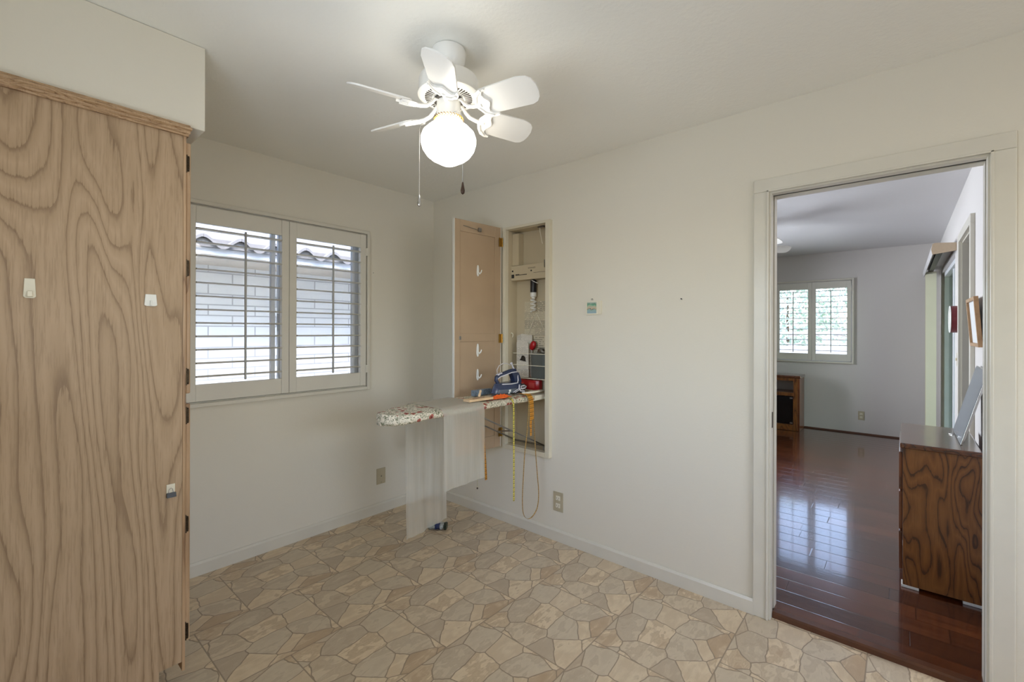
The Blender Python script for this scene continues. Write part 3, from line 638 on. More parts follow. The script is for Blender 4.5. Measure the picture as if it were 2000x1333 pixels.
# ------------------------------------------------------------------ ceiling fan
FX, FY = -1.266, -1.643
def build_fan(name, label, FX, FY, dz=0, n=6, ph=-77.2, rr=(.158, .370), ww=(.055, .059), chains=True, globe='globe'):
    t = thing(name, label, 'ceiling fan', (FX, FY, H), None)
    c = (FX, FY, dz)
    MB().lathe([(.050, 2.4395), (.063, 2.437), (.066, 2.425), (.062, 2.395), (.046, 2.365), (.030, 2.350), (.030, 2.325)], c, 40).done('canopy', 'fanwhite', t, smooth=True)
    mb = MB().lathe([(.030, 2.346), (.085, 2.340), (.108, 2.328), (.113, 2.318), (.1135, 2.272), (.117, 2.268), (.117, 2.262), (.112, 2.258), (.100, 2.256), (.062, 2.252), (.045, 2.250)], c, 64)
    mh = mb.done('motor_housing', 'fanwhite', t, smooth=True)
    mb = MB()
    for k in range(44):
        a = k*2*PI/44; m_ = Matrix.Translation((FX, FY, dz)) @ Matrix.Rotation(a, 4, 'Z')
        mb.box(.063, .090, -.0016, .0016, 2.2515, 2.2545, m_)
    mb.done('vent_slots', 'vent', mh)
    MB().lathe([(.052, 2.2515), (.056, 2.246), (.056, 2.240), (.040, 2.238)], c, 40).done('flywheel', 'vent', t, smooth=True)
    mb = MB().lathe([(.040, 2.243), (.0455, 2.240), (.0460, 2.192), (.047, 2.188), (.047, 2.178), (.040, 2.176)], c, 48)
    mb.ball((FX+.010, FY-.045, 2.198+dz), .003, 8, 6)
    mb.done('light_kit', 'fanwhite', t, smooth=True)
    # braided trim ring
    mb = MB()
    for k in range(30):
        a = k*2*PI/30; p = Vector((FX+.055*math.cos(a), FY+.055*math.sin(a), 2.171+dz)); tt = Vector((-math.sin(a), math.cos(a), 0))
        mb.tube([p-tt*.006+Vector((0,0,.006)), p+tt*.003, p-tt*.006-Vector((0,0,.006))], .0022, 6)
    mb.done('trim_ring', 'brass' if chains else 'fanwhite', t, smooth=True)
    g = [(.046, 2.175), (.052, 2.168), (.056, 2.158), (.078, 2.140), (.098, 2.120), (.105, 2.100), (.105, 2.082), (.098, 2.058), (.083, 2.036), (.066, 2.022), (.050, 2.014), (.040, 2.008), (.026, 2.001), (.010, 1.998), (.001, 1.9975)]
    MB().lathe(g, c, 64).done('globe', globe, t, smooth=True)
    th0 = math.radians(ph); pit = math.radians(-24)
    z0 = 2.203+dz
    for k in range(n):
        a = th0 + k*2*PI/n
        F = Matrix.Translation((FX, FY, z0)) @ Matrix.Rotation(a, 4, 'Z') @ Matrix.Rotation(pit, 4, 'X')
        R0, R1 = rr; w0, w1_ = ww
        out = [(R0, -w0*.6), (R0+.012, -w0*.95), (R0+.03, -w0), (R1-.055, -w1_), (R1-.02, -w1_*.86), (R1-.004, -w1_*.62), (R1+.004, -w1_*.2), (R1+.004, w1_*.25), (R1-.002, w1_*.62), (R1-.014, w1_*.88), (R1-.035, w1_), (R0+.03, w0), (R0+.012, w0*.95), (R0, w0*.6)]
        bl = MB().prism(out, 'z', 0, .006, F).done('blade', 'fanwhite', t, bevel=.0012)
        # blade iron: arm from the hub, flaring to a scalloped plate under the blade
        G_ = Matrix.Translation((FX, FY, dz)) @ Matrix.Rotation(a, 4, 'Z')
        mb = MB()
        arm = [(.044, 0, 2.243), (.058, 0, 2.236), (.072, 0, 2.218), (.090, 0, 2.204), (.115, 0, 2.198), (.150, 0, 2.196)]
        mb.tube([G_ @ Vector(p) for p in arm], [.006, .0065, .007, .0075, .008, .009], 8)
        pl = [(.128, -.012), (.138, -.030), (.150, -.050), (.168, -.058), (.186, -.056), (.190, -.051), (.176, -.047), (.168, -.036), (.172, -.022), (.182, -.010), (.186, 0), (.182, .010), (.172, .022), (.168, .036), (.178, .048), (.198, .055), (.200, .061), (.180, .063), (.158, .056), (.140, .036), (.128, .012)]
        mb.prism(pl, 'z', -.0095, -.0008, F)
        for s in (-1, 1):
            mb.tube([F @ Vector((.134, s*.010, -.011)), F @ Vector((.148, s*.036, -.012)), F @ Vector((.176, s*.054, -.011))], .0042, 6)
        mb.done('blade_iron', 'fanwhite', t, smooth=True)
    if chains:
        for (dx, dy, zt, zb, m_, gm) in ((-.0742, .0836, 2.09, 1.883, 'chain', 'chrome'), (-.029, -.111, 2.15, 1.903, 'chain', 'wood_dk')):
            mb = MB(); p0 = Vector((FX, FY, 2.186+dz)); q = Vector((dx, dy, 0)); e = q.normalized()*.047
            pts = [p0+e, p0+q*.98+Vector((0, 0, -.05))]
            pts = [p0+e, p0+e*.2+q*.8+Vector((0,0,-.018)), p0+q*1.0+Vector((0,0,-.05)), Vector((FX+dx, FY+dy, zb))]
            mb.tube(pts, .0007, 5)
            z = zb
            while z < 2.13:
                mb.ball((FX+dx, FY+dy, z), .00165, 6, 4); z += .0048
            ch = mb.done('pull_chain', 'steel', t)
            MB().lathe([(.0008, .002), (.003, -.002), (.0055, -.018), (.0078, -.030), (.0066, -.040), (.0008, -.045)], (FX+dx, FY+dy, zb), 16).done('pull_knob', gm, ch, smooth=True)
    return t
build_fan('ceiling_fan', 'white six-blade ceiling fan with lit opal globe and two pull chains', FX, FY)
build_fan('ceiling_fan.001', 'white ceiling fan in the next room, only one blade tip in view', 2.60, -1.66, 0, 5, -52, (.16, .54), (.055, .062), False, 'whitep')

# ------------------------------------------------------------------ built-in ironing cabinet
ic = thing('ironing_cabinet', 'cream built-in ironing cabinet recessed in the wall with its taupe door open', 'cabinet', (0, -1.0, .53))
Ya, Yb, Za, Zb = -1.187, -.832, .562, 2.076
mb = MB()
mb.box(-.033, -.0005, Ya-.032, Ya+.003, .530, 2.094); mb.box(-.033, -.0005, Yb-.003, Yb+.024, .530, 2.094)
mb.box(-.033, -.0005, Ya+.003, Yb-.003, Zb, 2.094); mb.box(-.033, -.0005, Ya+.003, Yb-.003, .530, Za)
mb.done('face_frame', 'frame', ic, bevel=.0015)
mb = MB(); xb = .094
mb.box(xb, xb+.006, Ya, Yb, Za, Zb); mb.box(0, xb, Yb-.003, Yb+.006, Za-.006, Zb+.006); mb.box(0, xb, Ya-.006, Ya+.003, Za-.006, Zb+.006)
mb.box(0, xb, Ya+.003, Yb-.003, Zb-.003, Zb+.006); mb.box(0, xb, Ya+.003, Yb-.003, Za-.006, Za+.003)
mb.done('box', 'cabin', ic)
MB().box(.040, xb, -.896, -.8355, 1.83, 2.058).done('wiring_cover', 'cabin', ic, bevel=.001)
cbx = MB().box(.028, xb, -1.184, -.8352, 1.722, 1.826).done('control_box', 'cabin', ic, bevel=.001)
MB().box(.025, .0285, -.865, -.842, 1.739, 1.765).done('switch', 'dkplastic', cbx)
MB().lathe([(.006, 0), (.006, .003), (.001, .004)], (0, 0, 0), 16, Matrix.Translation((.028, -.851, 1.789)) @ Matrix.Rotation(-PI/2, 4, 'Y')).done('button', 'dkplastic', cbx)
MB().lathe([(.005, 0), (.005, .003), (.001, .004)], (0, 0, 0), 16, Matrix.Translation((.028, -1.02, 1.781)) @ Matrix.Rotation(-PI/2, 4, 'Y')).done('button', 'dkplastic', cbx)
mb = MB(); yy = -.878; rnd = random.Random(4)
for k in range(16):
    w = rnd.uniform(.0025, .006) if k > 3 else .007
    mb.box(.0272, .0285, yy-w, yy, 1.7555, 1.7555+(.010 if k < 4 else .006)); yy -= w+.0018
mb.box(.0275, .0285, -1.17, -1.04, 1.7645, 1.766)
for k in range(6): mb.box(.0275, .0285, -1.055+k*.011, -1.047+k*.011, 1.797, 1.799)
for k in range(6): mb.box(.0275, .0285, -1.055+k*.011, -1.047+k*.011, 1.802, 1.804)
mb.done('lettering', 'dkplastic', cbx)
ld = MB().box(.0, .02, -1.1835, -1.15, 1.79, 1.84).done('timer_knob_plate', 'steel', cbx, bevel=.001)
# spring prop at the top
MB().tube([(.02, -1.10, 2.068), (.02, -1.10, 2.04), (.03, -1.112, 1.965), (.03, -1.115, 1.955)], .0022, 8).done('prop_rod', 'cream', ic)
MB().box(.012, .03, -1.135, -1.085, 2.062, 2.073).done('latch_plate', 'steel', ic, bevel=.001)
MB().box(-.005, .03, -1.184, -1.148, .566, .596).done('lower_bracket', 'steel', ic, bevel=.001)
# door, open square to the wall
D = Matrix.Translation((-.046, -.803, 0)) @ Matrix.Rotation(math.radians(-4.5), 4, 'Z')
dr = thing('door', None, None, (-.046, -.803, .545)); dr.parent = ic; dr.matrix_parent_inverse = Matrix.Translation(ic.location).inverted()
bpy.data.objects.remove(dr)
mb = MB()
def dbox(mb, u0, u1, d0, d1_, v0, v1): return mb.box(-u1, -u0, d0, d1_, v0, v1, D)
# slab with two sunk panels
dbox(mb, .002, .408, .006, .016, .545, 2.094)
dbox(mb, .002, .056, 0, .006, .545, 2.094); dbox(mb, .364, .408, 0, .006, .545, 2.094)
dbox(mb, .056, .364, 0, .006, 2.018, 2.094); dbox(mb, .056, .364, 0, .006, 1.292, 1.345); dbox(mb, .056, .364, 0, .006, .545, .63)
door = mb.done('door', 'taupe', ic, bevel=.0012)
mb = MB(); dbox(mb, -.0005, .4105, .0162, .020, .543, 2.096); dbox(mb, .4085, .4125, -.0005, .016, .543, 2.096); dbox(mb, -.003, .0015, -.0005, .016, .543, 2.096)
mb.done('door_skin', 'trimw', door)
for z in (1.99, 1.31, .648):
    mb = MB(); mb.box(-.048, -.0335, -.8105, -.8085, z-.031, z+.031); mb.tube([(-.042, -.812, z-.031), (-.042, -.812, z+.031)], .005, 10)
    for q in (-.02, 0, .02): mb.ball((-.0345, -.8115, z+q), .0025, 6, 4)
    mb.box(-.070, -.049, -.8085, -.8065, z-.031, z+.031)
    mb.done('hinge', 'brass', ic)
mb = MB(); dbox(mb, .356, .372, -.004, 0, 1.305, 1.328); mb.done('door_latch', 'steel', door, bevel=.001)
mb = MB(); dbox(mb, .190, .215, -.014, 0, 2.034, 2.060); mb.done('roller_catch', 'steel', door, bevel=.002)
mb = MB().tube([D @ Vector((-.205, -.012, 2.040)), D @ Vector((-.26, -.010, 2.047)), D @ Vector((-.34, -.004, 2.056))], .002, 8); mb.done('catch_rod', 'steel', door)
# hooks on the taupe door
def hk(label, u, z, h, sl=1):
    t = thing('adhesive_hook', label, 'hook', tuple(D @ Vector((-u, 0, z))), 'adhesive hooks on the taupe door')
    n = 14; pts = [(-u + .011*math.cos(i*2*PI/n)*(1.0 if math.sin(i*2*PI/n) < 0 else .8), z + h/2*math.sin(i*2*PI/n)) for i in range(n)]
    MB().prism(pts, 'y', .0045, -.003, D).done('backplate', 'whitep', t, bevel=.0015)
    mb = MB().tube([D @ Vector(p) for p in ((-u+.002, -.004, z-.012), (-u+.004, -.014, z-.022), (-u+.009, -.022, z-.012), (-u+.013, -.024, z+.004))], [.005, .005, .0045, .0035], 8)
    mb.done('hook_arm', 'whitep', t, smooth=True)
hk('white oval adhesive hook on the upper panel of the taupe door', .212, 1.770, .078)
hk('long white adhesive hook just below the middle rail of the taupe door', .212, 1.232, .090)
hk('white oval adhesive hook low on the taupe door, nearest the ironing board', .212, 1.066, .078)
# small hooks and nail on the cabinet's inner side
t = MB().tube([(.03, -.8348, 1.345), (.03, -.842, 1.348), (.03, -.852, 1.342), (.03, -.852, 1.325), (.03, -.846, 1.318)], .0035, 8).done('utility_hook', 'cream', smooth=True)
tag(t, 'small cream hook inside the ironing cabinet on its left inner side', 'hook')
t = MB().tube([(.04, -.8348, .89), (.04, -.842, .89), (.04, -.842, .83), (.04, -.850, .812), (.04, -.856, .815)], .0028, 8).done('utility_hook', 'black', smooth=True)
tag(t, 'small black hook inside the ironing cabinet under the board', 'hook')

# compact fluorescent bulb in a black socket
t = thing('utility_lamp', 'black socket lamp with spiral bulb hanging under the control box', 'lamp', (.055, -1.018, 1.72))
MB().lathe([(.010, 1.7215), (.020, 1.716), (.022, 1.708), (.022, 1.635), (.019, 1.632)], (.055, -1.018, 0), 24).done('socket', 'dkplastic', t, smooth=True)
MB().lathe([(.019, 1.6315), (.022, 1.628), (.022, 1.604), (.014, 1.598), (.012, 1.590)], (.055, -1.018, 0), 24).done('ballast', 'whitep', t, smooth=True)
MB().tube([(.055+.017*math.cos(a*.5), -1.018+.017*math.sin(a*.5), 1.588-a*.0021) for a in range(0, 44)], .0052, 8).done('spiral_bulb', 'whitep', t, smooth=True)
MB().tube([(.034, -1.018, 1.715), (.030, -1.05, 1.700), (.030, -1.075, 1.690)], .0022, 6).done('pull_tag', 'whitep', t)
# printed instruction sheets on the back panel
t = MB().box(.0930, .0938, -1.183, -.908, 1.332, 1.572).done('instruction_sheet', 'sheet1'); tag(t, 'printed instruction sheet on the cabinet back, below the bulb', 'sign')
t = MB().box(.0930, .0938, -1.183, -.900, 1.140, 1.329).done('instruction_sheet', 'sheet2'); tag(t, 'diagram sheet on the cabinet back, behind the wire rack', 'sign')
# wire rack
rk = thing('wire_rack', 'white wire storage rack hung on the ironing cabinet back', 'rack', (.09, -.99, 1.0))
mb = MB(); ra, rb_, xr0, xr1 = -1.150, -.862, .012, .088
mb2 = mb
mb.tube([(.089, -1.02, 1.49), (.088, -.925, 1.300), (.088, rb_, 1.200)], .0022, 6)
mb.tube([(.089, -1.02, 1.49), (.088, -1.13, 1.300), (.088, -1.145, 1.200)], .0022, 6)
for z in (1.206, 1.125, 1.035):
    mb.tube([(xr1, rb_, z), (xr0+.012, rb_, z), (xr0, rb_-.012, z), (xr0, ra+.012, z), (xr0+.012, ra, z), (xr1, ra, z)], .0026, 6)
for k in range(10):
    y = rb_-.02-k*.028; mb.tube([(xr1, y, 1.035), (xr0, y, 1.035), (xr0, y, 1.04)], .0013, 5)
for y in (rb_-.004, ra+.004): mb.tube([(xr1, y, 1.21), (xr1, y, .935)], .0022, 6)
for z in (.955,):
    mb.tube([(xr1, rb_, z), (xr0+.012, rb_, z), (xr0, rb_-.012, z), (xr0, ra+.04, z), (xr1, ra+.03, z)], .0026, 6)
for k in range(9):
    y = rb_-.02-k*.028; mb.tube([(xr1, y, .955), (xr0, y, .955)], .0013, 5)
mb.done('wire', 'cream', rk, smooth=True)
# things in the rack
t = MB().prism([(-.885, 1.042), (-1.000, 1.042), (-1.000, 1.333), (-.905, 1.343), (-.858, 1.327)], 'x', .066, .068).done('booklet', 'leaf1'); tag(t, 'tall printed booklet leaning at the left of the wire rack', 'booklet')
t = thing('leaflet', 'short printed leaflet with an iron picture, front of the wire rack', 'leaflet', (.03, -.94, 1.042))
MB().prism([(-.898, 1.042), (-1.005, 1.042), (-1.003, 1.270), (-.990, 1.282), (-.896, 1.285)], 'x', .0200, .0216).done('page', 'leaf1', t)
MB().prism([(-.925, 1.158), (-.982, 1.150), (-.975, 1.18), (-.96, 1.192), (-.945, 1.190), (-.935, 1.17)], 'x', .0185, .0198).done('picture', 'black', t)
t = thing('storage_bin', 'smoky grey plastic bin in the right half of the wire rack', 'container', (.05, -1.07, 1.04))
mb = MB(); R_ = []
for (z, s) in ((1.0385, .90), (1.045, .94), (1.205, 1.0), (1.210, 1.02), (1.210, .95), (1.19, .93), (1.06, .86)):
    R_.append([(.052 + .031*s*max(-1, min(1, 1.25*math.cos(a))), -1.078 + .064*s*max(-1, min(1, 1.18*math.sin(a))), z) for a in [i*2*PI/28 for i in range(28)]])
mb.loft(R_); mb.done('bin_body', 'greybin', t, smooth=True)
t = MB().ball((.052, -1.062, 1.200), .008, 10, 8).done('x', 'dkplastic'); bpy.data.objects.remove(t)
t = thing('garment_brush', 'coiled grey cord with a black plug on top of the grey bin', 'cord', (.052, -1.09, 1.21)); t.name = 'coiled_cord'
mb = MB(); mb.tube([(.052+.018*math.cos(a*.55), -1.092+(.034-.0004*a)*math.sin(a*.55), 1.2155+.00055*a) for a in range(0, 50)], .0042, 7); mb.done('cord', 'steel', t, smooth=True)
t = MB().lathe([(.001, -.034), (.014, -.030), (.022, -.012), (.024, .004), (.020, .022), (.010, .032), (.001, .034)], (0,0,0), 20, Matrix.Translation((.045, -1.022, 1.262)) @ Matrix.Rotation(.5, 4, 'X') @ Matrix.Diagonal((.75, 1, 1, 1))).done('pincushion', 'red', smooth=True); tag(t, 'glossy red oval pod standing in the wire rack beside the grey bin', 'pincushion')
t = thing('storage_tin', 'long red tin on the lower shelf of the wire rack', 'tin', (.05, -.96, .96))
R_ = []
for z in (.9585, .962, 1.020, 1.024):
    s = .97 if z in (.9585, 1.024) else 1
    R_.append([(.050 + .034*s*max(-1, min(1, 1.15*math.cos(a))), -.978 + .108*s*max(-1, min(1, 1.1*math.sin(a))), z) for a in [i*2*PI/32 for i in range(32)]])
MB().loft(R_).done('tin_body', 'red', t, smooth=True)
MB().box(.0148, .0162, -1.060, -1.010, .972, 1.008).done('paper_label', 'redlbl', t); MB().prism([(-.945, 1.005), (-.965, 1.005), (-.958, .978)], 'x', .0148, .0162).done('emblem', 'redlbl', t)
# spray can at the right edge of the cabinet
t = thing('spray_can', 'slim floral spray can with red base at the right inside edge of the cabinet', 'can', (.01, -1.163, .905))
cx_, cy_ = .035, -1.160
MB().lathe([(.019, .905), (.0205, .907), (.0205, .937)], (cx_, cy_, 0), 24).done('base_band', 'red', t, smooth=True)
MB().lathe([(.0205, .9372), (.0205, .985)], (cx_, cy_, 0), 24).done('blue_band', 'navy', t, smooth=True)
MB().lathe([(.0205, .9852), (.0205, 1.068), (.016, 1.078), (.010, 1.080), (.010, 1.094), (.008, 1.096)], (cx_, cy_, 0), 24).done('floral_body', 'floral', t, smooth=True)

# ------------------------------------------------------------------ fold-down ironing board
ib = thing('ironing_board', 'fold-down ironing board with floral cover, resting out of the wall cabinet', 'ironing board', (-.4, -1.0, .9))
def half(x):
    if x > -.80: return .160
    s = min(1, max(0, (-.80-x)/.345)); return .160*math.sqrt(max(0, 1-s**2.3))*.98+.003
def ring(x, grow, zt, zb, n=28):
    h = half(x)+grow; c = -1.003 + (.0 if x > -.8 else (-.8-x)*.05); zm = (zt+zb)/2; hz = (zt-zb)/2; out = []
    for i in range(n):
        a = i*2*PI/n; cs, sn = math.cos(a), math.sin(a)
        ex = .28
        out.append((x, c + h*math.copysign(abs(cs)**.45, cs), zm + hz*math.copysign(abs(sn)**.6, sn)))
    return out
xs = [-1.142, -1.138, -1.13, -1.115, -1.095, -1.07, -1.04, -1.0, -.95, -.9, -.85, -.8, -.7, -.6, -.5, -.4, -.3, -.2, -.11]
R_ = []
for x in xs:
    e = max(0, min(1, (-.93-x)/.15)); R_.append([(p[0], p[1], p[2]+.0015*math.sin(p[0]*90+p[1]*40)) for p in ring(x, 0, .952-.006*e, .905-.020*e)])
MB().loft(R_).done('padded_cover', 'floral', ib, smooth=True)
mb = MB(); mb.prism([(-.109, -1.150), (.060, -1.150), (.060, -.862), (-.109, -.862)], 'z', .908, .940); mb.done('deck', 'cream', ib, bevel=.003)
mb = MB()
mb.tube([(.015, -1.1765, .915), (.015, -1.14, .915)], .010, 14); mb.done('pivot_knob', 'cream', ib, smooth=True)
for (yy, yb) in ((-1.125, -1.13), (-.885, -.872)):
    MB().tube([(-.64, yy, .902), (.032, yb, .590)], .0048, 8).done('support_strut', 'steel', ib)
MB().tube([(-.30, -1.125, .742), (-.25, -.98, .712), (-.16, -.882, .678)], .0045, 8).done('cross_brace', 'steel', ib)
MB().tube([(.032, -1.145, .588), (.032, -.860, .588)], .006, 8).done('support_axle', 'steel', ib)
MB().box(-.66, -.60, -1.14, -.86, .896, .905).done('slide_bracket', 'steel', ib)

# sheer pressing paper draped across the board
def drape():
    t = thing('pressing_sheet', 'long sheer white sheet draped over the ironing board, hanging down both sides', 'cloth', (-.74, -1.0, .95))
    path = [(-1.1835, .540), (-1.181, .60), (-1.179, .70), (-1.178, .80), (-1.177, .88), (-1.1745, .918), (-1.168, .940), (-1.150, .9545), (-1.10, .9575), (-1.0, .9575), (-.90, .9575), (-.856, .9545), (-.838, .940), (-.832, .915), (-.829, .87), (-.826, .80), (-.824, .70), (-.824, .58), (-.824, .46), (-.824, .34), (-.824, .26), (-.824, .185)]
    nx = 26; mb = MB(); rows = []
    for j, (y, z) in enumerate(path):
        s = j/(len(path)-1); row = []
        hang = max(0, (.9-z)/.7); sg = -1 if y < -1 else 1
        for i in range(nx):
            u = i/(nx-1); x = (-.895 + u*.300) + s*.036
            if sg < 0: x += .010*(u-.5)*hang*-1 + hang*.010
            yy = y + sg*hang*(.006*math.sin(u*13+z*3)+.004*math.sin(u*29))
            zz = z
            if j == 0: zz = .536 + .004*u
            if j == len(path)-1: zz = .165 + .035*u
            row.append((x, yy, zz))
        rows.append(row)
    mb.loft(rows, cap=False, closed=False); o = mb.done('sheet', 'sheer', t, smooth=True)
    return t
drape()

# steam iron
ir = thing('steam_iron', 'navy and white steam iron resting flat on the ironing board', 'iron', (-.25, -1.03, .955))
IT = Matrix.Translation((-.105, -1.035, .9545)) @ Matrix.Rotation(math.radians(2), 4, 'Z')
# local: heel at 0, tip toward -x (length .285)
def plan(s, w=1.0, n=20, L=.285, x0=0):
    """closed teardrop outline, s = scale"""
    pts = []
    for i in range(n+1):
        u = i/n; pts.append((x0-L*s*u + (L*(1-s)*-.5), .056*w*math.sqrt(max(0, 1-u**2.2))*min(1, .8+u*1.2)))
    return pts + [(p[0], -p[1]) for p in reversed(pts[:-1])]
def plate(mb, z0, z1, s0, s1, w0=1, w1=1, L=.285, x0=0, sh=0):
    a = plan(s0, w0, L=L, x0=x0); b_ = plan(s1, w1, L=L, x0=x0+sh)
    mb.loft([[IT @ Vector((p[0], p[1], z0)) for p in a], [IT @ Vector((p[0], p[1], z1)) for p in b_]]); return mb
plate(MB(), .0005, .007, 1, 1).done('soleplate', 'chrome', ir)
plate(MB(), .007, .028, .97, .95, .97, .94, sh=-.0).done('skirt', 'dkplastic', ir, smooth=True)
mb = MB(); R_ = []
for (z, s, w, sh) in ((.022, .96, .93, 0), (.040, .93, .98, 0), (.058, .86, .90, .0), (.072, .78, .76, .0), (.080, .74, .60, -.002)):
    R_.append([IT @ Vector((p[0], p[1], z)) for p in plan(s, w, x0=sh-.01)])
mb.loft(R_); mb.done('water_tank', 'navy', ir, smooth=True)
mb = MB(); R_ = []
for (z, s, w) in ((.018, .995, .99), (.030, .985, 1.01), (.042, .96, 1.0)):
    R_.append([IT @ Vector((p[0], p[1], z)) for p in plan(s, w*1.0, L=.20, x0=-.078)])
mb.loft(R_); mb.done('tank_window', 'smoke', ir, smooth=True)
# rear grip column, handle and front post
mb = MB(); mb.loft([[IT @ Vector((x+dx, y, z)) for (x, y) in ((-.075, -.020), (-.015, -.026), (.0, 0), (-.015, .026), (-.075, .020))] for (dx, z) in ((.0, .070), (-.008, .092), (-.022, .118), (-.036, .138))]); mb.done('heel_column', 'navy', ir, bevel=.004)
mb = MB().tube([IT @ Vector(p) for p in ((-.232, 0, .082), (-.246, 0, .100), (-.243, 0, .116), (-.220, 0, .127), (-.17, 0, .136), (-.11, 0, .147), (-.06, 0, .148))], [.012, .012, .013, .0145, .0145, .015, .016], 12); mb.done('handle', 'navy', ir, smooth=True)
for s in (-1, 1):
    mb = MB().tube([IT @ Vector(p) for p in ((-.244, s*.009, .108), (-.222, s*.0135, .120), (-.17, s*.0150, .129), (-.11, s*.0155, .140), (-.062, s*.016, .142), (-.056, s*.022, .118), (-.062, s*.030, .088), (-.080, s*.040, .072), (-.15, s*.042, .072), (-.21, s*.028, .074), (-.245, s*.006, .066), (-.272, 0, .030))], .0034, 8)
    mb.done('handle_trim', 'lilac', ir, smooth=True)
mb = MB(); mb.box(-.238, -.196, -.011, .011, .132, .141, IT @ rot('Y', -.25, (-.22, 0, .136))); mb.done('steam_button', 'lilac', ir, bevel=.003)
# side badge and bumper at the heel
for s in (-1, 1):
    sy = s*.0545
    pts = [(-.080, .060), (-.030, .064), (.006, .046), (-.016, .028), (-.062, .022), (-.080, .034)]
    MB().prism(pts, 'y', sy-s*.012, sy+s*.0035, IT).done('heel_bumper', 'dkplastic', ir, bevel=.003)
    pts2 = [(-.070, .054), (-.034, .057), (-.008, .045), (-.022, .033), (-.056, .029), (-.070, .036)]
    MB().prism(pts2, 'y', sy+s*.0034, sy+s*.0055, IT).done('badge', 'lilac', ir, bevel=.001)
    mb = MB()
    for k in range(5): mb.box(-.064+k*.009, -.058+k*.009, sy+s*.0054 if s > 0 else sy-.0064, sy+.0064 if s > 0 else sy-.0054, .038, .050, IT)
    mb.done('badge_lettering', 'dkplastic', ir)
    MB().tube([IT @ Vector(p) for p in ((-.084, s*.0575, .064), (-.086, s*.0575, .040), (-.072, s*.0585, .022), (-.03, s*.0570, .016))], .0042, 8).done('bumper_trim', 'lilac', ir, smooth=True)
    for (a, z) in ((0, 0), (.018, -.004)):
        MB().tube([IT @ Vector(p) for p in ((-.145+a, s*.0555, .019+z), (-.115+a, s*.0580, .030+z), (-.085+a, s*.0590, .040+z))], .0024, 6).done('side_stripe', 'lilac', ir, smooth=True)
mb = MB(); mb.box(-.186, -.168, -.0565, -.0545, .026, .040, IT); mb.box(-.192, -.176, -.0560, -.0540, .016, .023, IT); mb.done('side_label', 'whitep', ir)
MB().tube([IT @ Vector(p) for p in ((-.235, 0, .145), (-.243, -.004, .165), (-.228, -.008, .190), (-.19, -.008, .203), (-.15, -.006, .200), (-.118, -.004, .190), (-.108, 0, .185))], .0020, 8).done('cord_guard', 'lilac', ir, smooth=True)
MB().tube([IT @ Vector(p) for p in ((-.062, 0, .152), (-.078, 0, .170), (-.092, -.002, .188), (-.100, -.003, .200))], [.007, .005, .005, .009], 10).done('cord_sleeve', 'lilac', ir, smooth=True)

# small things on the board
t = MB().box(-.452, -.300, -.955, -.925, .9565, .992).done('card_box', 'leaf1', bevel=.001); tag(t, 'small printed card box on the ironing board behind the blond block', 'box')
M['cardbx'] = simple('grey_blue_print', (120, 134, 146), .4, var=.25, scale=120); t.data.materials[0] = M['cardbx']
t = thing('marking_block', 'flat blond wooden block with red lettering on the ironing board', 'wooden block', (-.55, -1.10, .957))
R2 = Matrix.Rotation(math.radians(3), 4, 'Z')
Bm = Matrix.Translation((-.555, -1.095, .9585)) @ Matrix.Rotation(math.radians(-4), 4, 'Z')
MB().box(-.092, .092, -.028, .028, 0, .013, Bm).done('block', 'woodblk', t, bevel=.002)
mb = MB()
for k, w in enumerate((.008, .005, .007, .006, .010, .005, .007, .008, .006)):
    mb.box(-.045+k*.0105, -.045+k*.0105+w, -.004, .006, .0132, .0138, Bm)
mb.done('lettering', 'dkred', t)
t = MB().lathe([(.001, 0), (.008, .001), (.009, .010), (.0065, .026), (.008, .036), (.005, .043), (.001, .044)], (0, 0, 0), 16, Matrix.Translation((-.462, -1.005, .9592)) @ Matrix.Rotation(.35, 4, 'Y')).done('wooden_peg', 'woodblk', smooth=True); tag(t, 'blond wooden peg leaning in front of the card box on the board', 'peg')
mb = MB(); nx, ny = 18, 12; R_ = []
for i in range(nx):
    row = []
    for j in range(ny):
        u, v = i/(nx-1)-.5, j/(ny-1)-.5
        e = max(0, 1-(2*abs(u))**2.5)*max(0, 1-(2*abs(v))**2.5)
        row.append((-.385+u*.165, -1.110+v*.062*(1.2-abs(u)), .9580+e*(.012+.006*math.sin(u*30+v*9)+.004*math.sin(v*40))))
    R_.append(row)
mb.loft(R_, cap=False, closed=False); t = mb.done('folded_cloth', 'orange', smooth=True, solid=.002); tag(t, 'crumpled bright orange cloth in front of the iron tip', 'cloth')
# white sleeve tool lying at the back end
mb = MB(); pts = [(-.175, -1.078), (-.16, -1.092), (-.06, -1.104), (.010, -1.104), (.028, -1.092), (.028, -1.078), (.010, -1.066), (-.06, -1.064), (-.16, -1.062)]
mb.prism(pts, 'z', .9545, .9665, Matrix.Translation((0, -.03, 0)))
t = mb.done('sleeve_paddle', 'cream', bevel=.004, smooth=True); tag(t, 'flat white rounded paddle lying behind the iron heel', 'paddle')
t = thing('clothes_clip', 'rusty red clip lying against the iron heel at the cabinet mouth', 'clip', (.0, -1.0, .957))
MB().lathe([(.001, -.012), (.009, -.008), (.011, 0), (.009, .010), (.001, .014)], (-.012, -1.00, .975), 14).done('grip', 'dkred', t, smooth=True)
MB().tube([(-.005, -1.00, .968), (.02, -.998, .960), (.036, -.996, .956)], [.005, .004, .003], 8).done('jaw', 'dkred', t, smooth=True)

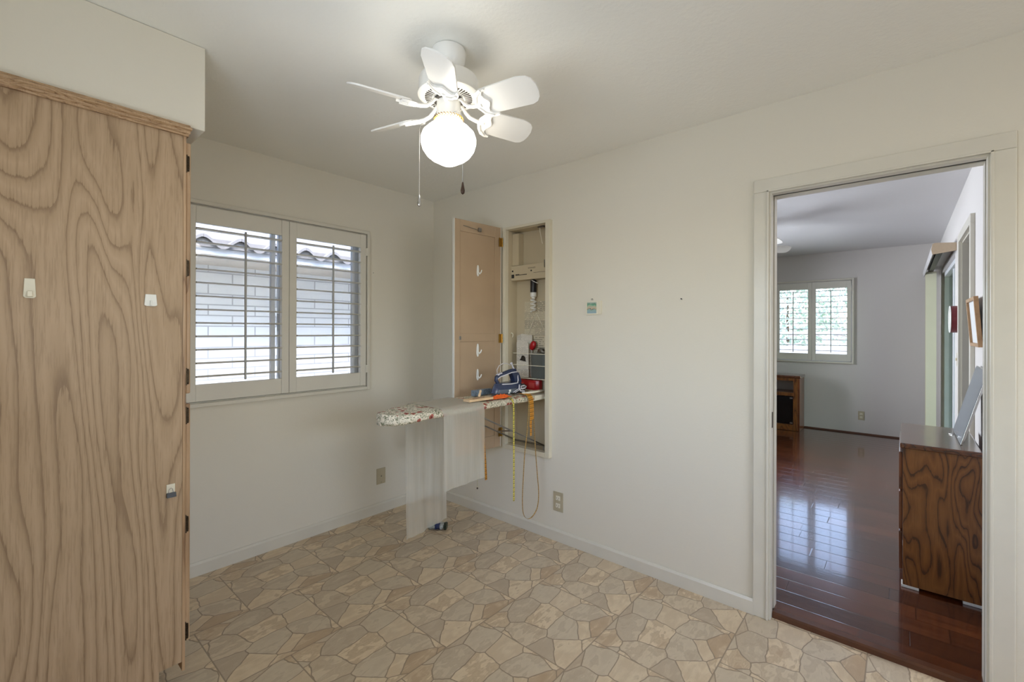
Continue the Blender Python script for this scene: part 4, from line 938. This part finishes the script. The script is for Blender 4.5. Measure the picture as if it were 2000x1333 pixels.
# measuring tapes
def ribbon(name, label, pts, w, mat, wdir=(1, 0, 0), th=.0006, ends=True):
    """flat ribbon along pts; wdir: width direction or list"""
    P = [Vector(p) for p in pts]; mb = MB(); R_ = []
    # catmull-rom
    Q = []
    for i in range(len(P)-1):
        p0, p1, p2, p3 = P[max(0, i-1)], P[i], P[i+1], P[min(len(P)-1, i+2)]
        for k in range(8):
            t_ = k/8; Q.append(.5*((2*p1)+(-p0+p2)*t_+(2*p0-5*p1+4*p2-p3)*t_*t_+(-p0+3*p1-3*p2+p3)*t_**3))
    Q.append(P[-1])
    for i, q in enumerate(Q):
        tg = (Q[min(i+1, len(Q)-1)]-Q[max(i-1, 0)]).normalized()
        s = i/(len(Q)-1)
        wd = wdir(s) if callable(wdir) else Vector(wdir)
        wd = (Vector(wd)-tg*Vector(wd).dot(tg)).normalized(); nn = tg.cross(wd)
        R_.append([q+wd*w/2+nn*th, q-wd*w/2+nn*th, q-wd*w/2-nn*th, q+wd*w/2-nn*th])
    mb.loft(R_); return mb.done(name, mat, smooth=False)
top = .9565
t = ribbon('measuring_tape', '', [(-.345, -1.02, top+.0015), (-.343, -1.10, top+.0015), (-.342, -1.150, top), (-.341, -1.174, .935), (-.341, -1.180, .90), (-.341, -1.181, .8), (-.340, -1.182, .6), (-.339, -1.182, .332)], .0125, 'tapey')
tag(t, 'yellow measuring tape hanging straight down in front of the board', 'measuring tape')
t = thing('measuring_tape', 'orange measuring tape hanging behind the sheer sheet', 'measuring tape', (-.24, -.82, .8)); bpy.data.objects.remove(t)
t = ribbon('measuring_tape', '', [(-.33, -.90, top+.0015), (-.322, -.845, top), (-.30, -.833, .93), (-.285, -.828, .86), (-.262, -.828, .74), (-.240, -.828, .6), (-.226, -.828, .48), (-.216, -.828, .352)], .021, 'tapeo')
tag(t, 'orange measuring tape hanging on the far side beside the sheer sheet', 'measuring tape')
t = thing('measuring_tape', 'orange measuring tape bunched over the board end with a long loop nearly to the baseboard', 'measuring tape', (-.15, -1.16, .95))
o = ribbon('loop', '', [(-.185, -1.12, top), (-.190, -1.155, top-.002), (-.192, -1.174, .93), (-.197, -1.181, .87), (-.215, -1.182, .72), (-.236, -1.182, .60), (-.250, -1.182, .45), (-.258, -1.182, .32), (-.250, -1.182, .235), (-.222, -1.182, .192), (-.180, -1.182, .178), (-.135, -1.182, .195), (-.103, -1.182, .235), (-.093, -1.182, .32), (-.108, -1.182, .44), (-.122, -1.182, .55), (-.140, -1.182, .72), (-.150, -1.180, .87), (-.154, -1.172, .93), (-.156, -1.15, top), (-.157, -1.12, top)], .008, 'tapeb', wdir=lambda s: (.25, 1, 0))
o.parent = t; o.matrix_parent_inverse = Matrix.Translation(t.location).inverted()
for k, (dx, zl) in enumerate(((0, .70), (.016, .80), (-.010, .76))):
    o = ribbon('fold', '', [(-.172+dx, -1.06, top+.001+k*.0014), (-.172+dx, -1.13, top+.001+k*.0014), (-.172+dx, -1.160, top-.002+k*.001), (-.173+dx, -1.178-k*.0016, .925), (-.174+dx, -1.183-k*.0018, .85), (-.178+dx, -1.184-k*.0018, zl)], .016, 'tapeo')
    o.parent = t; o.matrix_parent_inverse = Matrix.Translation(t.location).inverted()
t = thing('cord_charm', 'tiny dark bead on a thin yellow thread hanging behind the sheer sheet corner', 'bead', (-.30, -.82, .9))
MB().tube([(-.315, -.842, .952), (-.308, -.8275, .90), (-.298, -.826, .6), (-.297, -.826, .32)], .0007, 5).done('thread', 'tapey', t)
MB().ball((-.297, -.826, .316), .006, 10, 8, (1, 1, 1)).done('bead', 'wood_dk', t, smooth=True)
# wrapper on the floor
t = thing('snack_wrapper', 'small crumpled foil wrapper lying on the vinyl floor under the hanging sheet', 'wrapper', (-.37, -.52, 0))
for (u0, u1, m_) in ((-.055, -.012, 'foil'), (-.012, .018, 'foilb'), (.018, .042, 'foil'), (.042, .060, 'foilg')):
    mb = MB(); R_ = []
    for i in range(6):
        u = u0+(u1-u0)*i/5; row = []
        for j in range(12):
            a = j*2*PI/12; k_ = 1+.16*math.sin(u*190+j*2.1)
            p = Vector((u, .030*math.cos(a)*k_, .020+.0185*math.sin(a)*k_)); p.z = max(.001, p.z)
            row.append(Matrix.Translation((-.402, -.545, 0)) @ Matrix.Rotation(math.radians(-52), 4, 'Z') @ Matrix.Scale(1.1, 4) @ p)
        R_.append(row)
    mb.loft(R_); mb.done('wrapper_band', m_, t, smooth=True)

# ------------------------------------------------------------------ things on the walls
def plate_(name, label, axis, w, sgn, c, z, wd, h, kind='duplex'):
    t = thing(name, label, 'outlet' if kind != 'jack' else 'jack plate', (c, w, z) if axis == 'y' else (w, c, z))
    def bx(mb, u0, u1, d0, d1_, v0, v1):
        d = sorted((w+sgn*d0, w+sgn*d1_))
        return mb.box(u0, u1, d[0], d[1], v0, v1) if axis == 'y' else mb.box(d[0], d[1], u0, u1, v0, v1)
    mb = MB(); bx(mb, c-wd/2, c+wd/2, .0005, .006, z-h/2, z+h/2); mb.done('cover_plate', 'almond', t, bevel=.0025)
    if kind == 'duplex':
        for s in (-1, 1):
            mb = MB(); zc = z+s*h*.19; bx(mb, c-wd*.22, c+wd*.22, .006, .0085, zc-h*.115, zc+h*.115); r_ = mb.done('receptacle', 'cream', t, bevel=.002)
            mb = MB()
            for q in (-1, 1): bx(mb, c+q*wd*.1-.001, c+q*wd*.1+.001, .0084, .0088, zc-.004, zc+.005)
            bx(mb, c-.002, c+.002, .0084, .0088, zc-h*.095, zc-h*.095+.004); mb.done('slots', 'dkplastic', r_)
    else:
        mb = MB(); bx(mb, c-.007, c+.007, .006, .0085, z-.006, z+.008); mb.done('jack', 'almond', t, bevel=.001)
        mb = MB(); bx(mb, c-.004, c+.004, .0084, .0088, z-.003, z+.003); bx(mb, c-.002, c+.002, .006, .007, z-h*.40-.002, z-h*.40+.002); mb.done('socket_hole', 'dkplastic', t)
plate_('phone_jack', 'almond wall jack plate low on the wall under the large window', 'y', 0, -1, -.497, .272, .075, .118, 'jack')
plate_('wall_outlet', 'almond double wall outlet right of the hanging tapes', 'x', 0, -1, -1.273, .255, .078, .126)
plate_('wall_outlet', 'grey double wall outlet low on the far room wall under bare grey wall', 'x', XF, -1, -2.549, .262, .066, .115)
t = thing('tile_picture', 'small square glazed tile picture hung alone on the long wall', 'picture', (0, -1.52, 1.5))
MB().box(-.012, -.002, -1.572, -1.484, 1.464, 1.545).done('frame', 'cream', t, bevel=.001)
MB().box(-.0135, -.0121, -1.556, -1.492, 1.472, 1.540).done('glazed_picture', 'artgreen', t)
MB().box(-.008, -.0005, -1.588, -1.573, 1.466, 1.547).done('backing_edge', 'cream', t)
MB().tube([(-.004, -1.516, 1.555), (-.005, -1.516, 1.561), (-.005, -1.526, 1.562), (-.005, -1.529, 1.555)], .0013, 6, closed=True).done('hanger', 'dkplastic', t)
t = MB().tube([(.0, -2.069, 1.535), (-.012, -2.069, 1.537)], [.0022, .0035], 8).done('wall_nail', 'dkplastic'); tag(t, 'single dark nail in the bare long wall', 'nail')
for (y, z) in ((-.462, 1.72), (-.44, 1.66)): pass
t = MB().lathe([(.001, 0), (.003, .001), (.001, .003)], (0,0,0), 8, Matrix.Translation((-.565, -.0005, 1.79)) @ Matrix.Rotation(PI/2, 4, 'X')).done('wall_nail', 'dkplastic'); tag(t, 'tiny nail head beside the large window casing', 'nail')

# ------------------------------------------------------------------ next room
# oak chest
ch = thing('chest_of_drawers', 'golden oak chest of drawers with dark grain beside the doorway', 'chest', (1.07, -3.1, .02))
cx0, cx1, cy0, cy1 = .734, 1.40, -3.253, -2.962
MB().box(cx0, cx0+.02, cy0, cy1, .034, .752).done('side_panel', 'oakd', ch, bevel=.001)
MB().box(cx1-.02, cx1, cy0, cy1, .034, .752).done('side_panel', 'oakd', ch)
MB().box(cx0+.02, cx1-.02, cy0, cy0+.008, .034, .752).done('back_panel', 'oakdt', ch)
mb = MB(); mb.box(cx0+.02, cx1-.02, cy0+.01, cy1, .034, .10); mb.box(cx0+.02, cx1-.02, cy0+.01, cy1-.002, .735, .752); mb.done('carcass', 'oakdt', ch)
MB().box(cx0-.018, cx1+.018, cy0-.005, cy1+.012, .7525, .780).done('top', 'oaktop', ch, bevel=.007, seg=3)
for k in range(3):
    z = .108+k*.21
    MB().box(cx0+.012, cx1-.012, cy1+.001, cy1+.016, z, z+.20).done('drawer', 'oakdt', ch, bevel=.004)
for (x, y) in ((cx0+.03, cy1-.03), (cx0+.03, cy0+.03), (cx1-.03, cy1-.03), (cx1-.03, cy0+.03)):
    MB().box(x-.034, x+.03, y-.034, y+.036, .0205, .0338).done('furniture_glide', 'felt', ch, bevel=.002)
# framed print leaning on the chest
t = thing('framed_print', 'pale blue-grey framed print leaning against the wall on the oak chest', 'picture', (1.05, -3.2, .78))
A = Matrix.Translation((0, -3.186, .7815)) @ Matrix.Rotation(math.radians(14.0), 4, 'X')
MB().box(.86, 1.32, -.010, 0, 0, .400, A).done('frame', 'chrome', t, bevel=.001)
MB().box(.868, 1.312, .0002, .0016, .008, .392, A).done('glass_front', 'mirror', t)
t = MB().tube([(1.20, -3.165, .7825), (1.17, -3.160, .7830), (1.15, -3.172, .7835), (1.18, -3.180, .7835), (1.21, -3.172, .783)], .0015, 6).done('wire_loop', 'steel'); tag(t, 'loose thin wire loop on the oak chest at the foot of the print', 'wire')
# TV stand
tv = thing('media_stand', 'low golden oak media stand with a black glass door against the far wall', 'stand', (4.85, -1.5, .02))
tx0, tx1, ty0, ty1 = 4.67, 5.04, -1.918, -1.05
MB().box(tx0-.004, tx1, ty0-.012, ty1+.012, .730, .768).done('top', 'oaktop', tv, bevel=.012, seg=3)
for y in (ty0, ty1-.024): MB().box(tx0+.001, tx1, y, y+.024, .0205, .7295).done('side_panel', 'oakdt', tv, bevel=.003)
mb = MB(); mb.box(tx0, tx0+.02, ty0+.0245, ty0+.075, .024, .7295); mb.box(tx0, tx0+.02, ty1-.075, ty1-.0245, .024, .7295); mb.box(tx0, tx0+.02, ty0+.075, ty1-.075, .695, .7295); mb.box(tx0, tx0+.02, ty0+.075, ty1-.075, .024, .105)
mb.done('face_frame', 'oakd', tv, bevel=.002)
MB().box(tx0+.005, tx1-.01, ty0+.076, ty1-.076, .488, .535).done('shelf', 'oakd', tv, bevel=.003)
MB().box(tx1-.009, tx1-.003, ty0+.0245, ty1-.0245, .03, .7295).done('back_panel', 'wall2', tv)
gd = MB().box(tx0+.006, tx0+.012, ty0+.078, ty1-.078, .108, .482).done('glass_door', 'black', tv)
for z in (.462, .125): MB().box(tx0+.0005, tx0+.0058, ty0+.080, ty0+.115, z-.009, z+.009).done('door_clip', 'chrome', gd)
# closet doorway
d2 = thing('door_2', None, None, (2.02, YR, 0), kind='structure')
mb = MB(); mb.box(1.585, 1.645, YR+.0005, YR+.022, .0205, 2.045); mb.box(2.395, 2.455, YR+.0005, YR+.022, .0205, 2.045); mb.box(1.585, 2.455, YR+.0005, YR+.022, 2.045, 2.105)
mb.done('casing', 'trim', d2, bevel=.002)
mb = MB(); mb.box(1.6405, 1.655, YR-.129, YR, .0205, 2.035); mb.box(2.385, 2.3995, YR-.129, YR, .0205, 2.035); mb.box(1.6405, 2.3995, YR-.129, YR, 2.035, 2.0495)
mb.done('jamb', 'trim', d2)
struct(MB().box(2.70, 2.82, YR-1.4, YR-.135, .02, H).done('wall_hall', 'wall2'))
struct(MB().box(1.10, 1.22, YR-1.4, YR-.135, .02, H).done('wall_hall.001', 'wall2'))
struct(MB().box(1.10, 2.82, YR-1.52, YR-1.4, .02, H).done('wall_hall.002', 'wall2'))
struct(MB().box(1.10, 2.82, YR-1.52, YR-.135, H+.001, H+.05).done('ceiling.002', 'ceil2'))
struct(MB().box(1.10, 2.82, YR-1.52, YR-.151, -.1, .02).done('floor.002', 'plank'))
# light switch and clock
t = thing('light_switch', 'narrow light switch plate on the next room wall below the red clock', 'switch', (2.70, YR, 1.14))
MB().box(2.69, 2.76, YR+.0005, YR+.006, 1.085, 1.195).done('cover_plate', 'almond', t, bevel=.002)
MB().box(2.720, 2.730, YR+.006, YR+.016, 1.130, 1.152).done('toggle', 'cream', t, bevel=.001)
t = thing('wall_clock', 'round dark red wall clock seen edge-on beside the glass door', 'clock', (2.78, YR, 1.47))
CM = Matrix.Translation((2.76, YR+.0015, 1.468)) @ Matrix.Rotation(-PI/2, 4, 'X')
MB().lathe([(.100, 0), (.110, .002), (.110, .040), (.106, .0425)], (0,0,0), 48, CM).done('case', 'dkred', t, smooth=True)
MB().lathe([(.111, .0426), (.112, .046), (.106, .049), (.098, .047), (.098, .0426)], (0,0,0), 48, CM, cap=False).done('rim', 'whitep', t, smooth=True)
MB().lathe([(.0975, .0427), (.001, .0434)], (0,0,0), 48, CM).done('dial', 'whitep', t)
# picture near the doorway
t = thing('wall_picture', 'light wood framed picture on the next room wall just inside the doorway', 'picture', (1.35, YR, 1.42))
Pm_ = Matrix.Translation((0, YR+.004, 1.28)) @ Matrix.Rotation(math.radians(-4), 4, 'X')
mb = MB(); X0, X1, hh = 1.16, 1.56, .285
mb.box(X0, X0+.02, 0, .020, 0, hh, Pm_); mb.box(X1-.02, X1, 0, .020, 0, hh, Pm_); mb.box(X0+.02, X1-.02, 0, .020, 0, .02, Pm_); mb.box(X0+.02, X1-.02, 0, .020, hh-.02, hh, Pm_)
mb.done('frame', 'picw', t, bevel=.002)
MB().box(X0+.0202, X1-.0202, .002, .008, .0202, hh-.0202, Pm_).done('mat_board', 'pap', t)
# sliding glass door + vertical blinds
d3 = thing('door_3', None, None, (3.9, YR, 0), kind='structure')
mb = MB(); yf0, yf1 = YR-.10, YR-.02
mb.box(3.0205, 3.06, yf0, yf1, .0205, 2.0395); mb.box(4.76, 4.7995, yf0, yf1, .0205, 2.0395); mb.box(3.06, 4.76, yf0, yf1, 1.995, 2.0395); mb.box(3.06, 4.76, yf0, yf1, .0205, .05)
mb.done('frame', 'alu', d3, bevel=.003)
mb = MB(); mb.box(3.86, 3.93, yf0+.02, yf1-.02, .05, 1.995); mb.done('meeting_stile', 'alu', d3, bevel=.003)
MB().box(3.06, 4.76, YR-.064, YR-.060, .05, 1.995).done('glass_panel', 'glass2', d3)
vb = thing('vertical_blind', 'cream vertical blind with curved valance, slats stacked at the far end of the glass door', 'blind', (3.9, YR, 2.05))
pr_ = [(YR+.001, 2.112), (YR+.135, 2.122), (YR+.150, 2.113), (YR+.158, 2.070), (YR+.150, 2.025), (YR+.146, 2.025), (YR+.152, 2.070), (YR+.145, 2.106), (YR+.001, 2.104)]
MB().prism(pr_, 'x', 2.86, 4.98).done('valance', 'valw', vb)
MB().prism([(YR+.001, 2.112), (YR+.135, 2.122), (YR+.150, 2.113), (YR+.157, 2.070), (YR+.150, 2.025), (YR+.001, 2.045)], 'x', 2.852, 2.8595).done('end_cap', 'tan', vb, bevel=.001)
MB().box(2.90, 4.94, YR+.075, YR+.115, 2.060, 2.095).done('headrail', 'dkplastic', vb)
for k in range(14):
    x = 4.86-k*.016
    MB().box(x-.0007, x+.0007, YR+.050, YR+.139, .055, 2.055).done('slat', 'blind', vb)

# ------------------------------------------------------------------ lights
def area(name, loc, rotv, sx, sy, power, col=(1, 1, 1), portal=False):
    L = bpy.data.lights.new(name, 'AREA'); L.shape = 'RECTANGLE'; L.size = sx; L.size_y = sy; L.energy = power; L.color = col
    o = bpy.data.objects.new(name, L); COL.objects.link(o); o.location = loc; o.rotation_euler = rotv
    if portal: L.cycles.is_portal = True
    return o
area('portal_near', (-1.18, .158, 1.51), (-PI/2, 0, 0), 1.09, 1.09, 1, portal=True)
area('portal_kitchen', (-1.45, YS-.16, 1.5), (PI/2, 0, 0), 1.8, 1.2, 1, portal=True)
area('portal_far', (XF+.16, -2.0, 1.5), (0, PI/2, 0), 1.09, .88, 1, portal=True)
area('portal_slider', (3.9, YR-.14, 1.03), (PI/2, 0, 0), 1.78, 2.0, 1, portal=True)
area('added_fill_south', (-1.45, YS-.19, 1.5), (PI/2, 0, 0), 1.8, 1.2, 5, (.86, .93, 1))  # fill lamp added outside the unseen south window
area('added_fill_west', (XW-.20, -2.05, 1.50), (0, -PI/2-math.radians(46), 0), 1.0, 1.1, 6.5, (.78, .89, 1))  # upward-tilted fill lamp, added outside the unseen west window
area('added_fill_far_room', (2.4, .19, 1.5), (-PI/2, 0, 0), 2.0, 1.2, 68, (.90, .94, .98))  # fill lamp added to brighten the next room through its unseen north window
# unseen ceiling fixture added behind the viewer to brighten the room
kl = thing('added_ceiling_light', 'added fill light, a flush rectangular ceiling panel over the kitchen end of the room', 'ceiling light', (-1.3, -4.2, H))
MB().box(-1.62, -.98, -4.50, -3.90, 2.375, 2.4395).done('frame', 'fanwhite', kl, bevel=.01)
M['diff'] = simple('added_diffuser', (250, 248, 240), .4, emis=((255, 241, 218), 3.0))
MB().box(-1.58, -1.02, -4.46, -3.94, 2.355, 2.3745).done('diffuser', 'diff', kl, bevel=.006)

W = bpy.data.worlds.new('sky'); bpy.context.scene.world = W; W.use_nodes = True
wn = W.node_tree; bg = wn.nodes['Background']
sk = wn.nodes.new('ShaderNodeTexSky'); sk.sky_type = 'NISHITA'; sk.sun_disc = False
sk.sun_elevation = math.radians(58); sk.sun_rotation = math.radians(190); sk.air_density = 1.0; sk.dust_density = 2.0
hs = wn.nodes.new('ShaderNodeHueSaturation'); hs.inputs['Saturation'].default_value = .85
wn.links.new(sk.outputs[0], hs.inputs['Color']); wn.links.new(hs.outputs[0], bg.inputs[0])
bg.inputs[1].default_value = .56
S = bpy.data.lights.new('sun', 'SUN'); S.energy = .38; S.angle = math.radians(.6); S.color = (1, .97, .92)
so = bpy.data.objects.new('sun', S); COL.objects.link(so)
el, az = math.radians(42.5), math.radians(-102)   # sun stands over the south side
dv = Vector((math.cos(el)*math.cos(az), math.cos(el)*math.sin(az), math.sin(el)))
so.rotation_euler = dv.to_track_quat('Z', 'Y').to_euler()

# ------------------------------------------------------------------ camera
cam = bpy.data.cameras.new('camera'); co = bpy.data.objects.new('camera', cam); COL.objects.link(co)
cam.sensor_width = 36; cam.lens = 880.86/2000*36
cam.shift_x = 0; cam.shift_y = -(666.5-646.43)/2000
yaw = math.radians(49.079); ro = math.radians(.1464)
fwv = Vector((math.sin(yaw), math.cos(yaw), 0)); r0 = Vector((math.cos(yaw), -math.sin(yaw), 0)); u0 = Vector((0, 0, 1))
rv = r0*math.cos(ro)+u0*math.sin(ro); uv = u0*math.cos(ro)-r0*math.sin(ro)
co.matrix_world = Matrix(((rv.x, uv.x, -fwv.x, -2.4123), (rv.y, uv.y, -fwv.y, -2.9608), (rv.z, uv.z, -fwv.z, 1.3644), (0, 0, 0, 1)))
cam.clip_start = .02
sc = bpy.context.scene; sc.camera = co
sc.view_settings.view_transform = 'Standard'; sc.view_settings.look = 'None'; sc.view_settings.gamma = 1; sc.view_settings.use_curve_mapping = False
sc.view_settings.exposure = 1.6
sc.cycles.use_denoising = True; sc.cycles.max_bounces = 10; sc.cycles.diffuse_bounces = 6; sc.cycles.transparent_max_bounces = 12
sc.cycles.sample_clamp_indirect = 6; sc.cycles.caustics_reflective = False; sc.cycles.caustics_refractive = False
